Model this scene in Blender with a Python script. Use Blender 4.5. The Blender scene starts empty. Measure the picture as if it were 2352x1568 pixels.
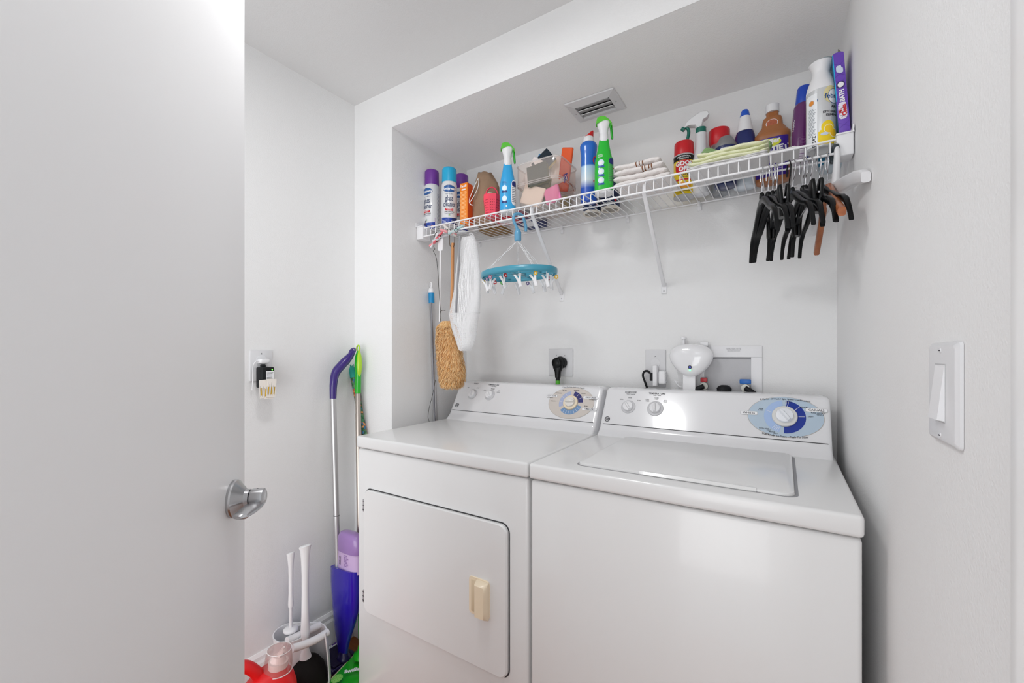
import bpy, bmesh, math, random
from mathutils import Vector, Matrix
R = math.radians
scene = bpy.context.scene
C = scene.collection
random.seed(7)

# ---------------------------------------------------------------- camera, light, exposure
F = 980.0; YAW = R(32.49); SN, CS = math.sin(YAW), math.cos(YAW); CZ = 1.2; HV = 812.0
cd = bpy.data.cameras.new('camera'); cam = bpy.data.objects.new('camera', cd); C.objects.link(cam)
cd.sensor_width = 36; cd.lens = F/2352*36; cd.shift_y = (HV-784)/2352; cd.clip_start = 0.01
cam.location = (0, 0, CZ); cam.rotation_euler = (R(90), 0, YAW)
scene.camera = cam
vs = scene.view_settings
vs.view_transform = 'Standard'; vs.look = 'None'; vs.gamma = 1; vs.use_curve_mapping = False; vs.exposure = 0.14
w = bpy.data.worlds.new('world'); scene.world = w; w.use_nodes = True
w.node_tree.nodes['Background'].inputs[0].default_value = (0.94, 0.99, 1.025, 1)
w.node_tree.nodes['Background'].inputs[1].default_value = 0.80
scene.cycles.diffuse_bounces = 10; scene.cycles.max_bounces = 14
def area(name, loc, rot, sx, sy, power, col=(1, 1, 1)):
    l = bpy.data.lights.new(name, 'AREA'); l.shape = 'DISK' if sy is None else 'RECTANGLE'; l.size = sx; l.size_y = sy or sx; l.energy = power; l.color = col
    o = bpy.data.objects.new(name, l); C.objects.link(o); o.location = loc; o.rotation_euler = rot; return o
area('ceiling_lamp_light', (-0.715, 0.51, 2.235), (0, 0, 0), 0.26, None, 5.0)
area('overhead_fill_light', (-0.35, -1.3, 2.3), (R(42), 0, R(6)), 1.2, 0.9, 4.0)  # added overhead fill behind the camera, flattens contrast; no known lamp
area('low_fill_light', (-0.40, -2.4, 0.75), (R(104), 0, R(0)), 3.0, 1.6, 46.0)  # added low fill aimed upward to brighten ceilings and niche; no known window

# ---------------------------------------------------------------- measuring helpers (picture ray to a point on a real plane)
def ray(u, v):
    k = (u-1176)/F; h = (HV-v)/F
    return Vector((-SN+k*CS, CS+k*SN, h))
O = Vector((0, 0, CZ))
def onY(u, v, Y): r = ray(u, v); return O + r*(Y/r.y)
def onX(u, v, X): r = ray(u, v); return O + r*(X/r.x)
def onZ(u, v, Z): r = ray(u, v); return O + r*((Z-CZ)/r.z)
def hit(u, v, p, n):
    r = ray(u, v); return O + r*((Vector(p)-O).dot(n)/r.dot(n))
def depth(p): return -SN*p[0]+CS*p[1]
def face(p): return math.atan2(-p[0], p[1])

# ---------------------------------------------------------------- materials
def lin(h):
    h = h.lstrip('#'); o = []
    for i in (0, 2, 4):
        c = int(h[i:i+2], 16)/255; o.append(c/12.92 if c <= .04045 else ((c+.055)/1.055)**2.4)
    return (*o, 1)
MC = {}
def mat(hexc, rough=.45, metal=0., coat=0., bump=0., bscale=200., emit=0., name=None, sub=0., var=0., vscale=8.):
    key = (hexc, rough, metal, coat, bump, bscale, emit, name, sub, var)
    if key in MC: return MC[key]
    m = bpy.data.materials.new(name or 'surface_'+hexc.strip('#')); m.use_nodes = True
    nt = m.node_tree; b = nt.nodes['Principled BSDF']
    b.inputs['Base Color'].default_value = lin(hexc); b.inputs['Roughness'].default_value = rough
    b.inputs['Metallic'].default_value = metal; b.inputs['Coat Weight'].default_value = coat
    b.inputs['Coat Roughness'].default_value = .06
    if max(lin(hexc)[:3]) < .035 and not metal: b.inputs['Specular IOR Level'].default_value = .25
    if sub: b.inputs['Subsurface Weight'].default_value = sub; b.inputs['Subsurface Radius'].default_value = (.01, .01, .01)
    if emit: b.inputs['Emission Color'].default_value = lin(hexc); b.inputs['Emission Strength'].default_value = emit
    if bump or var:
        tc = nt.nodes.new('ShaderNodeTexCoord'); no = nt.nodes.new('ShaderNodeTexNoise')
        nt.links.new(tc.outputs['Object'], no.inputs['Vector'])
    if bump:
        no.inputs['Scale'].default_value = bscale; no.inputs['Detail'].default_value = 3
        bp = nt.nodes.new('ShaderNodeBump'); bp.inputs['Strength'].default_value = bump; bp.inputs['Distance'].default_value = .002
        nt.links.new(no.outputs['Fac'], bp.inputs['Height']); nt.links.new(bp.outputs['Normal'], b.inputs['Normal'])
    if var:
        n2 = nt.nodes.new('ShaderNodeTexNoise'); n2.inputs['Scale'].default_value = vscale; nt.links.new(tc.outputs['Object'], n2.inputs['Vector'])
        mx = nt.nodes.new('ShaderNodeMixRGB'); mx.inputs[1].default_value = tuple(c*(1-var) for c in lin(hexc)[:3])+(1,)
        mx.inputs[2].default_value = tuple(min(1, c*(1+var)) for c in lin(hexc)[:3])+(1,)
        nt.links.new(n2.outputs['Fac'], mx.inputs[0]); nt.links.new(mx.outputs[0], b.inputs['Base Color'])
    MC[key] = m; return m
def clear(hexc, gloss=.10, dens=0., name='clear_plastic'):
    key = ('clear', hexc, gloss, dens)
    if key in MC: return MC[key]
    m = bpy.data.materials.new(name); m.use_nodes = True; nt = m.node_tree; nt.nodes.clear()
    out = nt.nodes.new('ShaderNodeOutputMaterial'); tr = nt.nodes.new('ShaderNodeBsdfTransparent'); gl = nt.nodes.new('ShaderNodeBsdfGlossy')
    df = nt.nodes.new('ShaderNodeBsdfDiffuse'); lw = nt.nodes.new('ShaderNodeLayerWeight'); lw.inputs[0].default_value = .25; fr = nt.nodes.new('ShaderNodeMath'); fr.operation = 'MULTIPLY_ADD'; fr.inputs[1].default_value = .35; fr.inputs[2].default_value = .03; nt.links.new(lw.outputs['Facing'], fr.inputs[0])
    tr.inputs[0].default_value = lin(hexc); gl.inputs['Roughness'].default_value = gloss; df.inputs[0].default_value = lin(hexc)
    a = nt.nodes.new('ShaderNodeMixShader'); a.inputs[0].default_value = dens
    nt.links.new(tr.outputs[0], a.inputs[1]); nt.links.new(df.outputs[0], a.inputs[2])
    c = nt.nodes.new('ShaderNodeMixShader'); nt.links.new(fr.outputs[0], c.inputs[0]); nt.links.new(a.outputs[0], c.inputs[1]); nt.links.new(gl.outputs[0], c.inputs[2])
    nt.links.new(c.outputs[0], out.inputs[0]); MC[key] = m; return m
def net_mat():
    m = bpy.data.materials.new('white_netting'); m.use_nodes = True; nt = m.node_tree
    b = nt.nodes['Principled BSDF']; b.inputs['Base Color'].default_value = (.86, .86, .87, 1); b.inputs['Roughness'].default_value = .6
    uv = nt.nodes.new('ShaderNodeUVMap'); vo = nt.nodes.new('ShaderNodeTexVoronoi'); vo.inputs['Randomness'].default_value = .12
    vo.inputs['Scale'].default_value = 320; nt.links.new(uv.outputs[0], vo.inputs['Vector'])
    lt = nt.nodes.new('ShaderNodeMath'); lt.operation = 'GREATER_THAN'; lt.inputs[1].default_value = .37
    nt.links.new(vo.outputs['Distance'], lt.inputs[0]); nt.links.new(lt.outputs[0], b.inputs['Alpha']); return m
def wood_mat(name, c1, c2, scale=14, axis=(1, 12, 1), rough=.4):
    m = bpy.data.materials.new(name); m.use_nodes = True; nt = m.node_tree; b = nt.nodes['Principled BSDF']
    tc = nt.nodes.new('ShaderNodeTexCoord'); mp = nt.nodes.new('ShaderNodeMapping'); mp.inputs['Scale'].default_value = axis
    no = nt.nodes.new('ShaderNodeTexNoise'); no.inputs['Scale'].default_value = scale; no.inputs['Detail'].default_value = 6
    cr = nt.nodes.new('ShaderNodeValToRGB'); cr.color_ramp.elements[0].color = lin(c1); cr.color_ramp.elements[1].color = lin(c2)
    cr.color_ramp.elements[0].position = .3; cr.color_ramp.elements[1].position = .7
    nt.links.new(tc.outputs['Object'], mp.inputs[0]); nt.links.new(mp.outputs[0], no.inputs['Vector'])
    nt.links.new(no.outputs['Fac'], cr.inputs[0]); nt.links.new(cr.outputs[0], b.inputs['Base Color']); b.inputs['Roughness'].default_value = rough
    return m
def multi_mat(name, cols, scale=60, rough=.4):     # printed botanical / speckle pattern
    m = bpy.data.materials.new(name); m.use_nodes = True; nt = m.node_tree; b = nt.nodes['Principled BSDF']
    tc = nt.nodes.new('ShaderNodeTexCoord'); vo = nt.nodes.new('ShaderNodeTexVoronoi'); vo.inputs['Scale'].default_value = scale
    sp = nt.nodes.new('ShaderNodeSeparateColor'); cr = nt.nodes.new('ShaderNodeValToRGB'); cr.color_ramp.interpolation = 'CONSTANT'
    el = cr.color_ramp.elements
    while len(el) < len(cols): el.new(1)
    for i, c in enumerate(cols): el[i].position = i/len(cols); el[i].color = lin(c)
    nt.links.new(tc.outputs['Object'], vo.inputs['Vector']); nt.links.new(vo.outputs['Color'], sp.inputs[0])
    nt.links.new(sp.outputs[0], cr.inputs[0]); nt.links.new(cr.outputs[0], b.inputs['Base Color']); b.inputs['Roughness'].default_value = rough
    return m
WALL = mat('#e6e6e6', .62, bump=.35, bscale=260, name='wall_paint')
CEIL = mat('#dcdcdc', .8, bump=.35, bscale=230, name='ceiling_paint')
CEILN = mat('#f0f0f0', .8, bump=.35, bscale=230, name='niche_ceiling_lightened')  # ceiling colour lightened to make up for weak light in the niche
TRIM = mat('#f0f0f0', .35, name='trim_paint')
DOORM = mat('#ebebec', .42, name='door_paint')
ENAM = mat('#dedede', .27, coat=.25, name='white_enamel')
PANEL = mat('#e3e3e5', .20, coat=.5, name='console_plastic')
WP = mat('#e6e6e8', .35, name='white_plastic')
WIRE = mat('#ececee', .35, name='white_vinyl_wire')
BLK = mat('#060709', .30, name='black_plastic')
BLKM = mat('#17181b', .55, name='matte_black_plastic')
CHROME = mat('#c8c8cc', .2, metal=1, name='bright_steel')
NICK = mat('#b9b9bb', .28, metal=1, name='satin_nickel')
ALU = mat('#c4c3c4', .36, metal=.85, name='brushed_aluminium')
GAP = mat('#3a3a3c', .7, name='dark_gap')
INK = mat('#2c2c33', .5, name='print_ink')
LBL = mat('#ededef', .4, name='printed_white')
NAVY = mat('#17256b', .4); CUFF = mat('#b6b6b8', .5)

# ---------------------------------------------------------------- mesh builder
TX = {}
def textdata(s, bold=0.):
    key = (s, bold)
    if key in TX: return TX[key]
    cu = bpy.data.curves.new('t', 'FONT'); cu.body = s; cu.size = 1; cu.align_x = 'CENTER'; cu.align_y = 'CENTER'; cu.resolution_u = 2; cu.offset = bold
    ob = bpy.data.objects.new('t', cu); C.objects.link(ob); bpy.context.view_layer.update()
    me = ob.to_mesh(); v = [tuple(p.co) for p in me.vertices]; f = [tuple(p.vertices) for p in me.polygons]
    ob.to_mesh_clear(); bpy.data.objects.remove(ob); bpy.data.curves.remove(cu)
    TX[key] = (v, f); return TX[key]
def T(x=0, y=0, z=0): return Matrix.Translation((x, y, z))
def RZ(a): return Matrix.Rotation(a, 4, 'Z')
def RX(a): return Matrix.Rotation(a, 4, 'X')
def RY(a): return Matrix.Rotation(a, 4, 'Y')
def se(a, b, z, n=32, e=2., cx=0, cy=0):
    o = []
    for i in range(n):
        t = 2*math.pi*i/n; c, s = math.cos(t), math.sin(t)
        o.append((cx+a*math.copysign(abs(c)**(2/e), c), cy+b*math.copysign(abs(s)**(2/e), s), z))
    return o
class MB:
    def __init__(s): s.v = []; s.f = []; s.m = []; s.mats = []; s.uv = None
    def mi(s, m):
        if m not in s.mats: s.mats.append(m)
        return s.mats.index(m)
    def add(s, vs, fs, m, M=None):
        k = len(s.v)
        for p in vs:
            p = Vector(p); s.v.append(tuple(M @ p) if M is not None else tuple(p))
        j = s.mi(m)
        for f in fs: s.f.append(tuple(k+i for i in f)); s.m.append(j)
        return s
    def box(s, c, d, m, bev=0., M=None, seg=2):
        bm = bmesh.new(); bmesh.ops.create_cube(bm, size=1)
        for v in bm.verts: v.co = Vector((v.co.x*d[0], v.co.y*d[1], v.co.z*d[2]))
        if bev: bmesh.ops.bevel(bm, geom=bm.edges[:], offset=min(bev, min(d)*.49), segments=seg, profile=.5, affect='EDGES')
        for v in bm.verts: v.co += Vector(c)
        bm.verts.index_update()
        s.add([v.co.copy() for v in bm.verts], [[v.index for v in f.verts] for f in bm.faces], m, M); bm.free(); return s
    def loft(s, rings, m, cap=(True, True), M=None, closed=True):
        n = len(rings[0]); vs = [p for r in rings for p in r]; fs = []
        for i in range(len(rings)-1):
            for j in range(n if closed else n-1):
                a = i*n+j; b = i*n+(j+1) % n; fs.append((a, b, b+n, a+n))
        if cap[0]: fs.append(tuple(range(n-1, -1, -1)))
        if cap[1]: fs.append(tuple(range((len(rings)-1)*n, len(rings)*n)))
        return s.add(vs, fs, m, M)
    def lathe(s, prof, m, n=32, M=None, ax=1., ay=1., e=2., cap=(True, True)):
        return s.loft([se(r*ax, r*ay, z, n, e) for r, z in prof], m, cap, M)
    def tube(s, pts, r, m, n=8, M=None, closed=False, flat=1.):
        P = [Vector(p) for p in pts]; rr = r if isinstance(r, (list, tuple)) else [r]*len(P); rings = []; N = len(P)
        t0 = (P[1]-P[0]).normalized(); up = Vector((0, 0, 1)) if abs(t0.z) < .9 else Vector((0, 1, 0)); nrm = (up - t0*up.dot(t0)).normalized()
        for i in range(N):
            if closed: t = (P[(i+1) % N]-P[i-1]).normalized()
            else: t = (P[min(i+1, N-1)]-P[max(i-1, 0)]).normalized()
            nrm = (nrm - t*nrm.dot(t)).normalized(); b = t.cross(nrm)
            rings.append([P[i]+nrm*(math.cos(2*math.pi*j/n)*rr[i]*flat)+b*(math.sin(2*math.pi*j/n)*rr[i]) for j in range(n)])
        if closed: rings.append(rings[0]); return s.loft(rings, m, (False, False), M)
        return s.loft(rings, m, (True, True), M)
    def prism(s, poly, y0, y1, m, M=None, bev=0.):      # polygon in local xz, extruded along y (y0 = viewer side)
        n = len(poly)
        if bev:
            cx = sum(p[0] for p in poly)/n; cz = sum(p[1] for p in poly)/n
            sh = [(cx+(p[0]-cx)*(1-bev/max(1e-6, math.hypot(p[0]-cx, p[1]-cz))), cz+(p[1]-cz)*(1-bev/max(1e-6, math.hypot(p[0]-cx, p[1]-cz)))) for p in poly]
            rings = [[(x, y1, z) for x, z in poly], [(x, y0+bev, z) for x, z in poly], [(x, y0, z) for x, z in sh]]
        else: rings = [[(x, y1, z) for x, z in poly], [(x, y0, z) for x, z in poly]]
        return s.loft(rings, m, (True, True), M)
    def lens(s, fn, cx, cy, a, b, m, e=2., nx=14, M=None):   # flat ellipse / rounded rectangle laid on a surface by fn(x, y)
        vs = []; fs = []
        for i in range(nx+1):
            t = -math.cos(math.pi*i/nx); h = max(0., 1-abs(t)**e)**(1/e)*b
            vs += [fn(cx+t*a, cy-h), fn(cx+t*a, cy+h)]
        for i in range(nx): k = 2*i; fs.append((k, k+2, k+3, k+1))
        return s.add(vs, fs, m, M)
    def rect(s, fn, x0, x1, y0, y1, m, nx=8, M=None, sk=0.):
        vs = []
        for i in range(nx+1):
            x = x0+(x1-x0)*i/nx; vs += [fn(x, y0), fn(x+sk, y1)]
        return s.add(vs, [(2*i, 2*i+2, 2*i+3, 2*i+1) for i in range(nx)], m, M)
    def ring(s, fn, cx, cy, r0, r1, a0, a1, m, n=24, M=None, sy=1.):
        vs = []
        for i in range(n+1):
            a = a0+(a1-a0)*i/n; vs += [fn(cx+r0*math.cos(a), cy+r0*math.sin(a)*sy), fn(cx+r1*math.cos(a), cy+r1*math.sin(a)*sy)]
        return s.add(vs, [(2*i, 2*i+1, 2*i+3, 2*i+2) if a1 > a0 else (2*i, 2*i+2, 2*i+3, 2*i+1) for i in range(n)], m, M)
    def text(s, t, size, m, fn, x=0, y=0, rot=0., sx=1., bold=0., M=None, arc=0.):
        v, f = textdata(t, bold); c, sn = math.cos(rot), math.sin(rot); o = []
        for p in v:
            a, b = p[0]*size*sx, p[1]*size
            b += arc*a*a
            o.append(fn(x+a*c-b*sn, y+a*sn+b*c))
        return s.add(o, f, m, M)
    def lines(s, fn, x0, x1, y0, y1, n, m, th=.3, rag=.35, vert=False):   # rows of print too small to read
        for i in range(n):
            y = y1-(y1-y0)*(i+.5)/n; h = (y1-y0)/n*th/2; e = x1-(x1-x0)*rag*random.random()
            s.rect(fn, x0, e, y-h, y+h, m, nx=4)
        return s
    def build(s, name, parent=None, ang=40, flat=False, recalc=True, uv=None):
        me = bpy.data.meshes.new(name); me.from_pydata(s.v, [], s.f)
        for m in s.mats: me.materials.append(m)
        for p, j in zip(me.polygons, s.m): p.material_index = j
        if recalc:
            bm = bmesh.new(); bm.from_mesh(me); bmesh.ops.recalc_face_normals(bm, faces=bm.faces[:]); bm.to_mesh(me); bm.free()
        if not flat: me.shade_smooth(); me.set_sharp_from_angle(angle=R(ang))
        if uv:
            l = me.uv_layers.new(name='UVMap')
            for lp in me.loops: l.data[lp.index].uv = uv[lp.vertex_index]
        o = bpy.data.objects.new(name, me); C.objects.link(o)
        if parent is not None: o.parent = parent
        return o
def tag(o, label=None, cat=None, group=None, kind=None):
    if label: o['label'] = label
    if cat: o['category'] = cat
    if group: o['group'] = group
    if kind: o['kind'] = kind
    return o
def thing(name, label, cat, loc=(0, 0, 0), rz=0., group=None, rot=None):
    o = bpy.data.objects.new(name, None); C.objects.link(o); o.empty_display_size = .02; o.location = loc
    o.rotation_euler = rot or (0, 0, rz); return tag(o, label, cat, group)
def struct(name, mb, **k): return tag(mb.build(name, **k), kind='structure')
def quad(name, pts, m): return struct(name, MB().add(pts, [tuple(range(len(pts)))], m), flat=True, recalc=False)
def copy_tree(src, loc, rot, label, group=None):
    r = src.copy(); C.objects.link(r); r.location = loc; r.rotation_euler = rot; r['label'] = label
    if group: r['group'] = group
    for ch in list(src.children):
        c = ch.copy(); C.objects.link(c); c.parent = r
        for g in list(ch.children):
            d = g.copy(); C.objects.link(d); d.parent = c
    return r
def lerp(a, b, t): return a+(b-a)*t
def bez(pts, n=8):   # Catmull-Rom through points
    P = [Vector(p) for p in pts]; P = [P[0]*2-P[1]]+P+[P[-1]*2-P[-2]]; o = []
    for i in range(1, len(P)-2):
        for k in range(n):
            t = k/n; a, b, c, d = P[i-1], P[i], P[i+1], P[i+2]
            o.append(.5*((2*b)+(c-a)*t+(2*a-5*b+4*c-d)*t*t+(3*b-a-3*c+d)*t**3))
    o.append(P[-2]); return o
# ================================================================ the room
XL = -1.554; XN = -1.323; YH = 1.182; YB = 1.66; ZN = 2.106; ZC = 2.2625; YFRONT = -1.2
def XW(Y): return .139+(1.66-Y)*.02        # right wall, a degree out of square
FLOOR = wood_mat('oak_boards', '#7a3c10', '#a8601f', 5, (1.2, 14, 1), .35)
TH = .1
def slab(name, x0, x1, y0, y1, z0, z1, m): return struct(name, MB().box(((x0+x1)/2, (y0+y1)/2, (z0+z1)/2), (x1-x0, y1-y0, z1-z0), m), flat=True)
slab('floor', XL-TH, .30, -.35, YB+TH, -.05, 0, FLOOR)
slab('wall_back', XN-TH, .30, YB, YB+TH, 0, ZN, WALL)
slab('wall_left', XL-TH, XL, -.35, YH+.0, 0, ZC, WALL)
# return beside the niche, niche side and the header over the niche
struct('wall_niche', MB().box(((XL-TH+XN)/2, (YH+YB+TH)/2, ZC/2), (XN-XL+TH, YB+TH-YH, ZC), WALL), flat=True)
slab('wall_header', XN, .30, YH, YH+.12, ZN, ZC, WALL)
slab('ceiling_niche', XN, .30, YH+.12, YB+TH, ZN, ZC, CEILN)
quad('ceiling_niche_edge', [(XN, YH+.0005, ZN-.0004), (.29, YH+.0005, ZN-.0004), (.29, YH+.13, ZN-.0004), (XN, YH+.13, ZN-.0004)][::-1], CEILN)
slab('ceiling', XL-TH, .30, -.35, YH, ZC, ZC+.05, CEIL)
# right wall
mb = MB(); rw = [(XW(YB+.02), YB+.02), (XW(-.35), -.35), (.30, -.35), (.30, YB+.02)]
mb.loft([[(x, y, 0) for x, y in rw], [(x, y, ZC) for x, y in rw]], WALL); struct('wall_right', mb, flat=True)
# rounded jamb near the camera on the right
xj = XW(.44)
mb = MB(); prof = [(xj+.03, .478), (xj-.006, .478), (xj-.016, .473), (xj-.022, .464), (xj-.024, .445), (xj-.024, -.35), (xj+.03, -.35)]
mb.loft([[(x, y, 0.001) for x, y in prof], [(x, y, ZC-.001) for x, y in prof]], TRIM); struct('trim_right', mb)
# baseboards
def baseboard(name, p, q, nrm):
    mb = MB(); prof = [(0, 0), (.014, 0), (.014, .118), (.010, .128), (.010, .140), (.004, .152), (0, .152)]
    mb.loft([[(p[0]+nrm[0]*a, p[1]+nrm[1]*a, b+.0005) for a, b in prof], [(q[0]+nrm[0]*a, q[1]+nrm[1]*a, b+.0005) for a, b in prof]], TRIM); struct(name, mb, ang=20)
baseboard('baseboard_left', (XL, -.3), (XL, YH), (1, 0))
baseboard('baseboard_return', (XL+.014, YH), (XN, YH), (0, -1))

# open door leaf with its lever
DE = Vector((CS*-.506-SN*.808, SN*-.506+CS*.808, 0))          # free edge of the leaf
dd = Vector((.7007, -.7132, 0)).normalized()                     # towards the hinge
dn = Vector((dd.y*-1, dd.x, 0)); dn = dn if dn.dot(-DE) > 0 else -dn   # face towards the room/camera
door = MB()
ctr = DE + dd*.36 - dn*.0175
ang = math.atan2(dd.y, dd.x)
door.box((0, 0, 0), (.72, .035, 2.03), DOORM, .0015, T(ctr.x, ctr.y, 1.03) @ RZ(ang))
d1 = struct('door_1', door)
hc = DE + dd*.052; hz = .943
DM = Matrix(((-dd.x, 0, dn.x, hc.x), (-dd.y, 0, dn.y, hc.y), (0, 1, 0, hz), (0, 0, 0, 1)))   # local x to free edge, y up, z out of the leaf
mb = MB(); mb.lathe([(.0325, 0), (.0328, .004), (.0315, .0065), (.030, .0075), (.0175, .019), (.0155, .021), (.0148, .028), (.0, .0285)], NICK, 48, DM)
mb.build('rose', d1, 25)
mb = MB(); mb.lathe([(.0142, .0295), (.0142, .0300), (.0152, .031), (.0156, .036), (.0156, .046), (.0148, .050), (.012, .0518), (.0, .052)], NICK, 40, DM)
# flattened lever paddle sweeping towards the hinge side and down
secs = []
for i, t in enumerate([0, .12, .28, .45, .62, .8, .93, 1.0]):
    cx = -t*.060; cy = -.006-.008*math.sin(t*math.pi*.55); cz = .036+.006*math.cos(t*3.2)+.002*t
    hw = lerp(.0115, .0150, math.sin(min(1, t*1.15)*math.pi*.8)) if t < .95 else .007; th = lerp(.009, .0028, min(1, t*1.3))
    if t == 1.0: hw = .004
    secs.append([(cx, cy+hw*math.cos(a)*.35-th*math.sin(a)*.5, cz+hw*math.sin(a)*.9+th*math.cos(a)*.5) for a in [2*math.pi*j/20 for j in range(20)]])
mb.loft(secs, NICK, M=DM)
mb.lathe([(.0017, 0), (.0017, .0006)], BLK, 10, DM @ T(.0, -.0, .040) @ T(0, .0, 0) @ RX(R(-90)) @ T(0, 0, .0150))
mb.build('lever', d1, 35)

# ================================================================ ceiling vent in the niche
c4 = [onZ(u, v, ZN) for u, v in ((1296, 238), (1411, 199), (1438, 248), (1331, 279))]
vc = sum(c4, Vector())/4; hw = .5*((c4[1]-c4[0]).length+(c4[2]-c4[3]).length)/2; hd = .5*((c4[3]-c4[0]).length+(c4[2]-c4[1]).length)/2
vent = thing('ceiling_vent', 'white rectangular louvred air vent set in the ceiling of the laundry niche', 'vent', (vc.x, vc.y, ZN-.001))
WM = mat('#d6d6d8', .45, name='vent_enamel')
mb = MB(); ix, iy = hw*.70, hd*.60
def fr(x, y, z): return (x, y, z)
o = [(-hw, -hd), (hw, -hd), (hw, hd), (-hw, hd)]; i_ = [(-ix, -iy), (ix, -iy), (ix, iy), (-ix, iy)]
vs_ = [(x, y, 0) for x, y in o]+[(x*.985, y*.975, -.004) for x, y in o]+[(x, y, -.0105) for x, y in i_]+[(x*.99, y*.98, 0) for x, y in i_]
fs_ = []
for a, b in ((0, 4), (4, 8), (8, 12)):
    for k in range(4): fs_.append((a+k, a+(k+1) % 4, b+(k+1) % 4, b+k))
mb.add(vs_, fs_, WM); mb.build('frame', vent, 15, recalc=True)
mb = MB(); mb.box((0, 0, -.0006), (2*ix, 2*iy, .001), mat('#141412', .8)); mb.build('duct_shade_sheet', vent)  # no hole here: black sheet paints the dark inside of the duct
for k, yy in enumerate((-.60, .02, .64)):
    mb = MB(); mb.box((0, 0, 0), (1.90*ix, iy*.70, .0012), mat('#a2a2a4', .5), 0, T(0, iy*yy, -.0058) @ RX(R(14))); mb.box((0, -iy*.35, 0), (1.90*ix, .0014, .0022), mat('#dededf', .4), 0, T(0, iy*yy, -.0058) @ RX(R(14))); mb.build('louver', vent)
for sx_ in (-1, 1):
    mb = MB(); mb.lathe([(.0035, -.0075), (.003, -.009), (0, -.0095)], CUFF, 14, T(sx_*hw*.83, 0, 0)); mb.build('screw', vent)

# ================================================================ washer and dryer
YF = .956; ZT = .916; XD0, XD1, XS1 = -1.251, -.5595, .121
def rbox(mb, x0, x1, y0, y1, z0, z1, m, bev, seg=3): mb.box(((x0+x1)/2, (y0+y1)/2, (z0+z1)/2), (x1-x0, y1-y0, z1-z0), m, bev, None, seg)
PY0, PZ0, PY1, PZ1 = 1.447, .953, 1.520, 1.0755
pl = math.hypot(PY1-PY0, PZ1-PZ0); pu = Vector((0, (PY1-PY0)/pl, (PZ1-PZ0)/pl)); pn = Vector((0, -pu.z, pu.y)); p0 = Vector((0, PY0, PZ0))
def panel(u, v): h = hit(u, v, p0, pn); return h.x, (h-p0).dot(pu)
def pfn(off=.0006): return lambda x, s: tuple(p0+Vector((x, 0, 0))+pu*s+pn*off)
def machine(nm, label, cat, x0, x1):
    root = thing(nm, label, cat, ((x0+x1)/2, YF+.33, 0))
    root_off = Vector(root.location)
    return root
def P(mb, name, root, ang=40, **k):        # build in world numbers, hang under the root
    off = root.location; mb.v = [(a-off.x, b-off.y, c-off.z) for a, b, c in mb.v]
    return mb.build(name, root, ang, **k)
def cabinet(root, x0, x1, hole=None):
    mb = MB(); g = .004
    rbox(mb, x0+g, x1-g, YF+.006, 1.600, .02, ZT-.043, ENAM, .008)
    mb.box(((x0+x1)/2, YF+.3, .01), (x1-x0-.06, .5, .02), BLKM); return P(mb, 'cabinet', root)
def console(root, x0, x1, items=()):
    mb = MB(); r = .022
    # side outline in (y, z), with the swept step that joins the top
    prof = [(PY0-.045, ZT-.012), (PY0-.030, ZT+.004), (PY0-.012, ZT+.018), (PY0-.002, PZ0-.006), (PY0-.002, PZ0-.002), (PY0, PZ0), (PY0+.0015, PZ0+.0025), (PY1-.0065, PZ1-.0110), (PY1-.0048, PZ1-.0080), (PY1-.0015, PZ1-.0035), (PY1+.004, PZ1-.0008), (PY1+.012, PZ1), (1.612, PZ1-.002), (1.618, PZ1-.010), (1.618, ZT-.012)]
    xs = [(x0+.001, .012), (x0+.003, .005), (x0+.008, .0015), (x0+.015, 0), (x1-.015, 0), (x1-.008, .0015), (x1-.003, .005), (x1-.001, .012)]
    cy, cz = 1.53, ZT-.01
    rings = []
    for x, q in xs:
        ring = []
        for y, z in prof:
            f = 1-q/.17
            ring.append((x, cy+(y-cy)*f if y < 1.6 else y, cz+(z-cz)*f))
        rings.append(ring)
    mb.loft(rings, PANEL, M=None)
    for s_, u, v, sz in items:
        x, s = panel(u, v); mb.text(s_, sz, INK, pfn(.0009), x, s, bold=.01)
    o = P(mb, 'console', root, 50)
    mb = MB(); mb.rect(pfn(.0012), x0+.012, x1-.010, -.0016, .0006, GAP); P(mb, 'seam', root); return o
def knob(root, u, v, r, ang, col=WP, ridge=True, name='knob', skirt=None, h=.020):
    x, s = panel(u, v); org = p0+Vector((x, 0, 0))+pu*s
    M = Matrix(((1, pu.x, pn.x, org.x), (0, pu.y, pn.y, org.y), (0, pu.z, pn.z, org.z), (0, 0, 0, 1)))
    mb = MB()
    if skirt: mb.lathe([(skirt, .0012), (skirt-.001, .0022), (r*1.02, .0030)], mat('#c6c6c9', .4), 40, M)
    mb.lathe([(r, .002), (r*.99, h*.45), (r*.93, h*.58), (r*.55, h*.64), (0, h*.66)], col, 40, M)
    # grip bar
    Mr = M @ RZ(ang)
    secs = []
    for t in (-1, -.9, -.5, 0, .5, .85, 1.12 if ridge else 1):
        ww = r*(.30 if t < .8 else .16); hh = h*(.75+.25*(1-t*t)) if abs(t) < 1 else h*.55
        secs.append([(ww, t*r*.93, .002), (ww*.85, t*r*.93, hh*.8), (ww*.4, t*r*.93, hh), (-ww*.4, t*r*.93, hh), (-ww*.85, t*r*.93, hh*.8), (-ww, t*r*.93, .002)])
    mb.loft(secs, col, M=Mr)
    return P(mb, name, root, 35)
def top(root, x0, x1):
    mb = MB(); rbox(mb, x0+.0015, x1-.0015, YF, 1.60, ZT-.040, ZT, ENAM, .0075, 4); return mb
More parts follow.
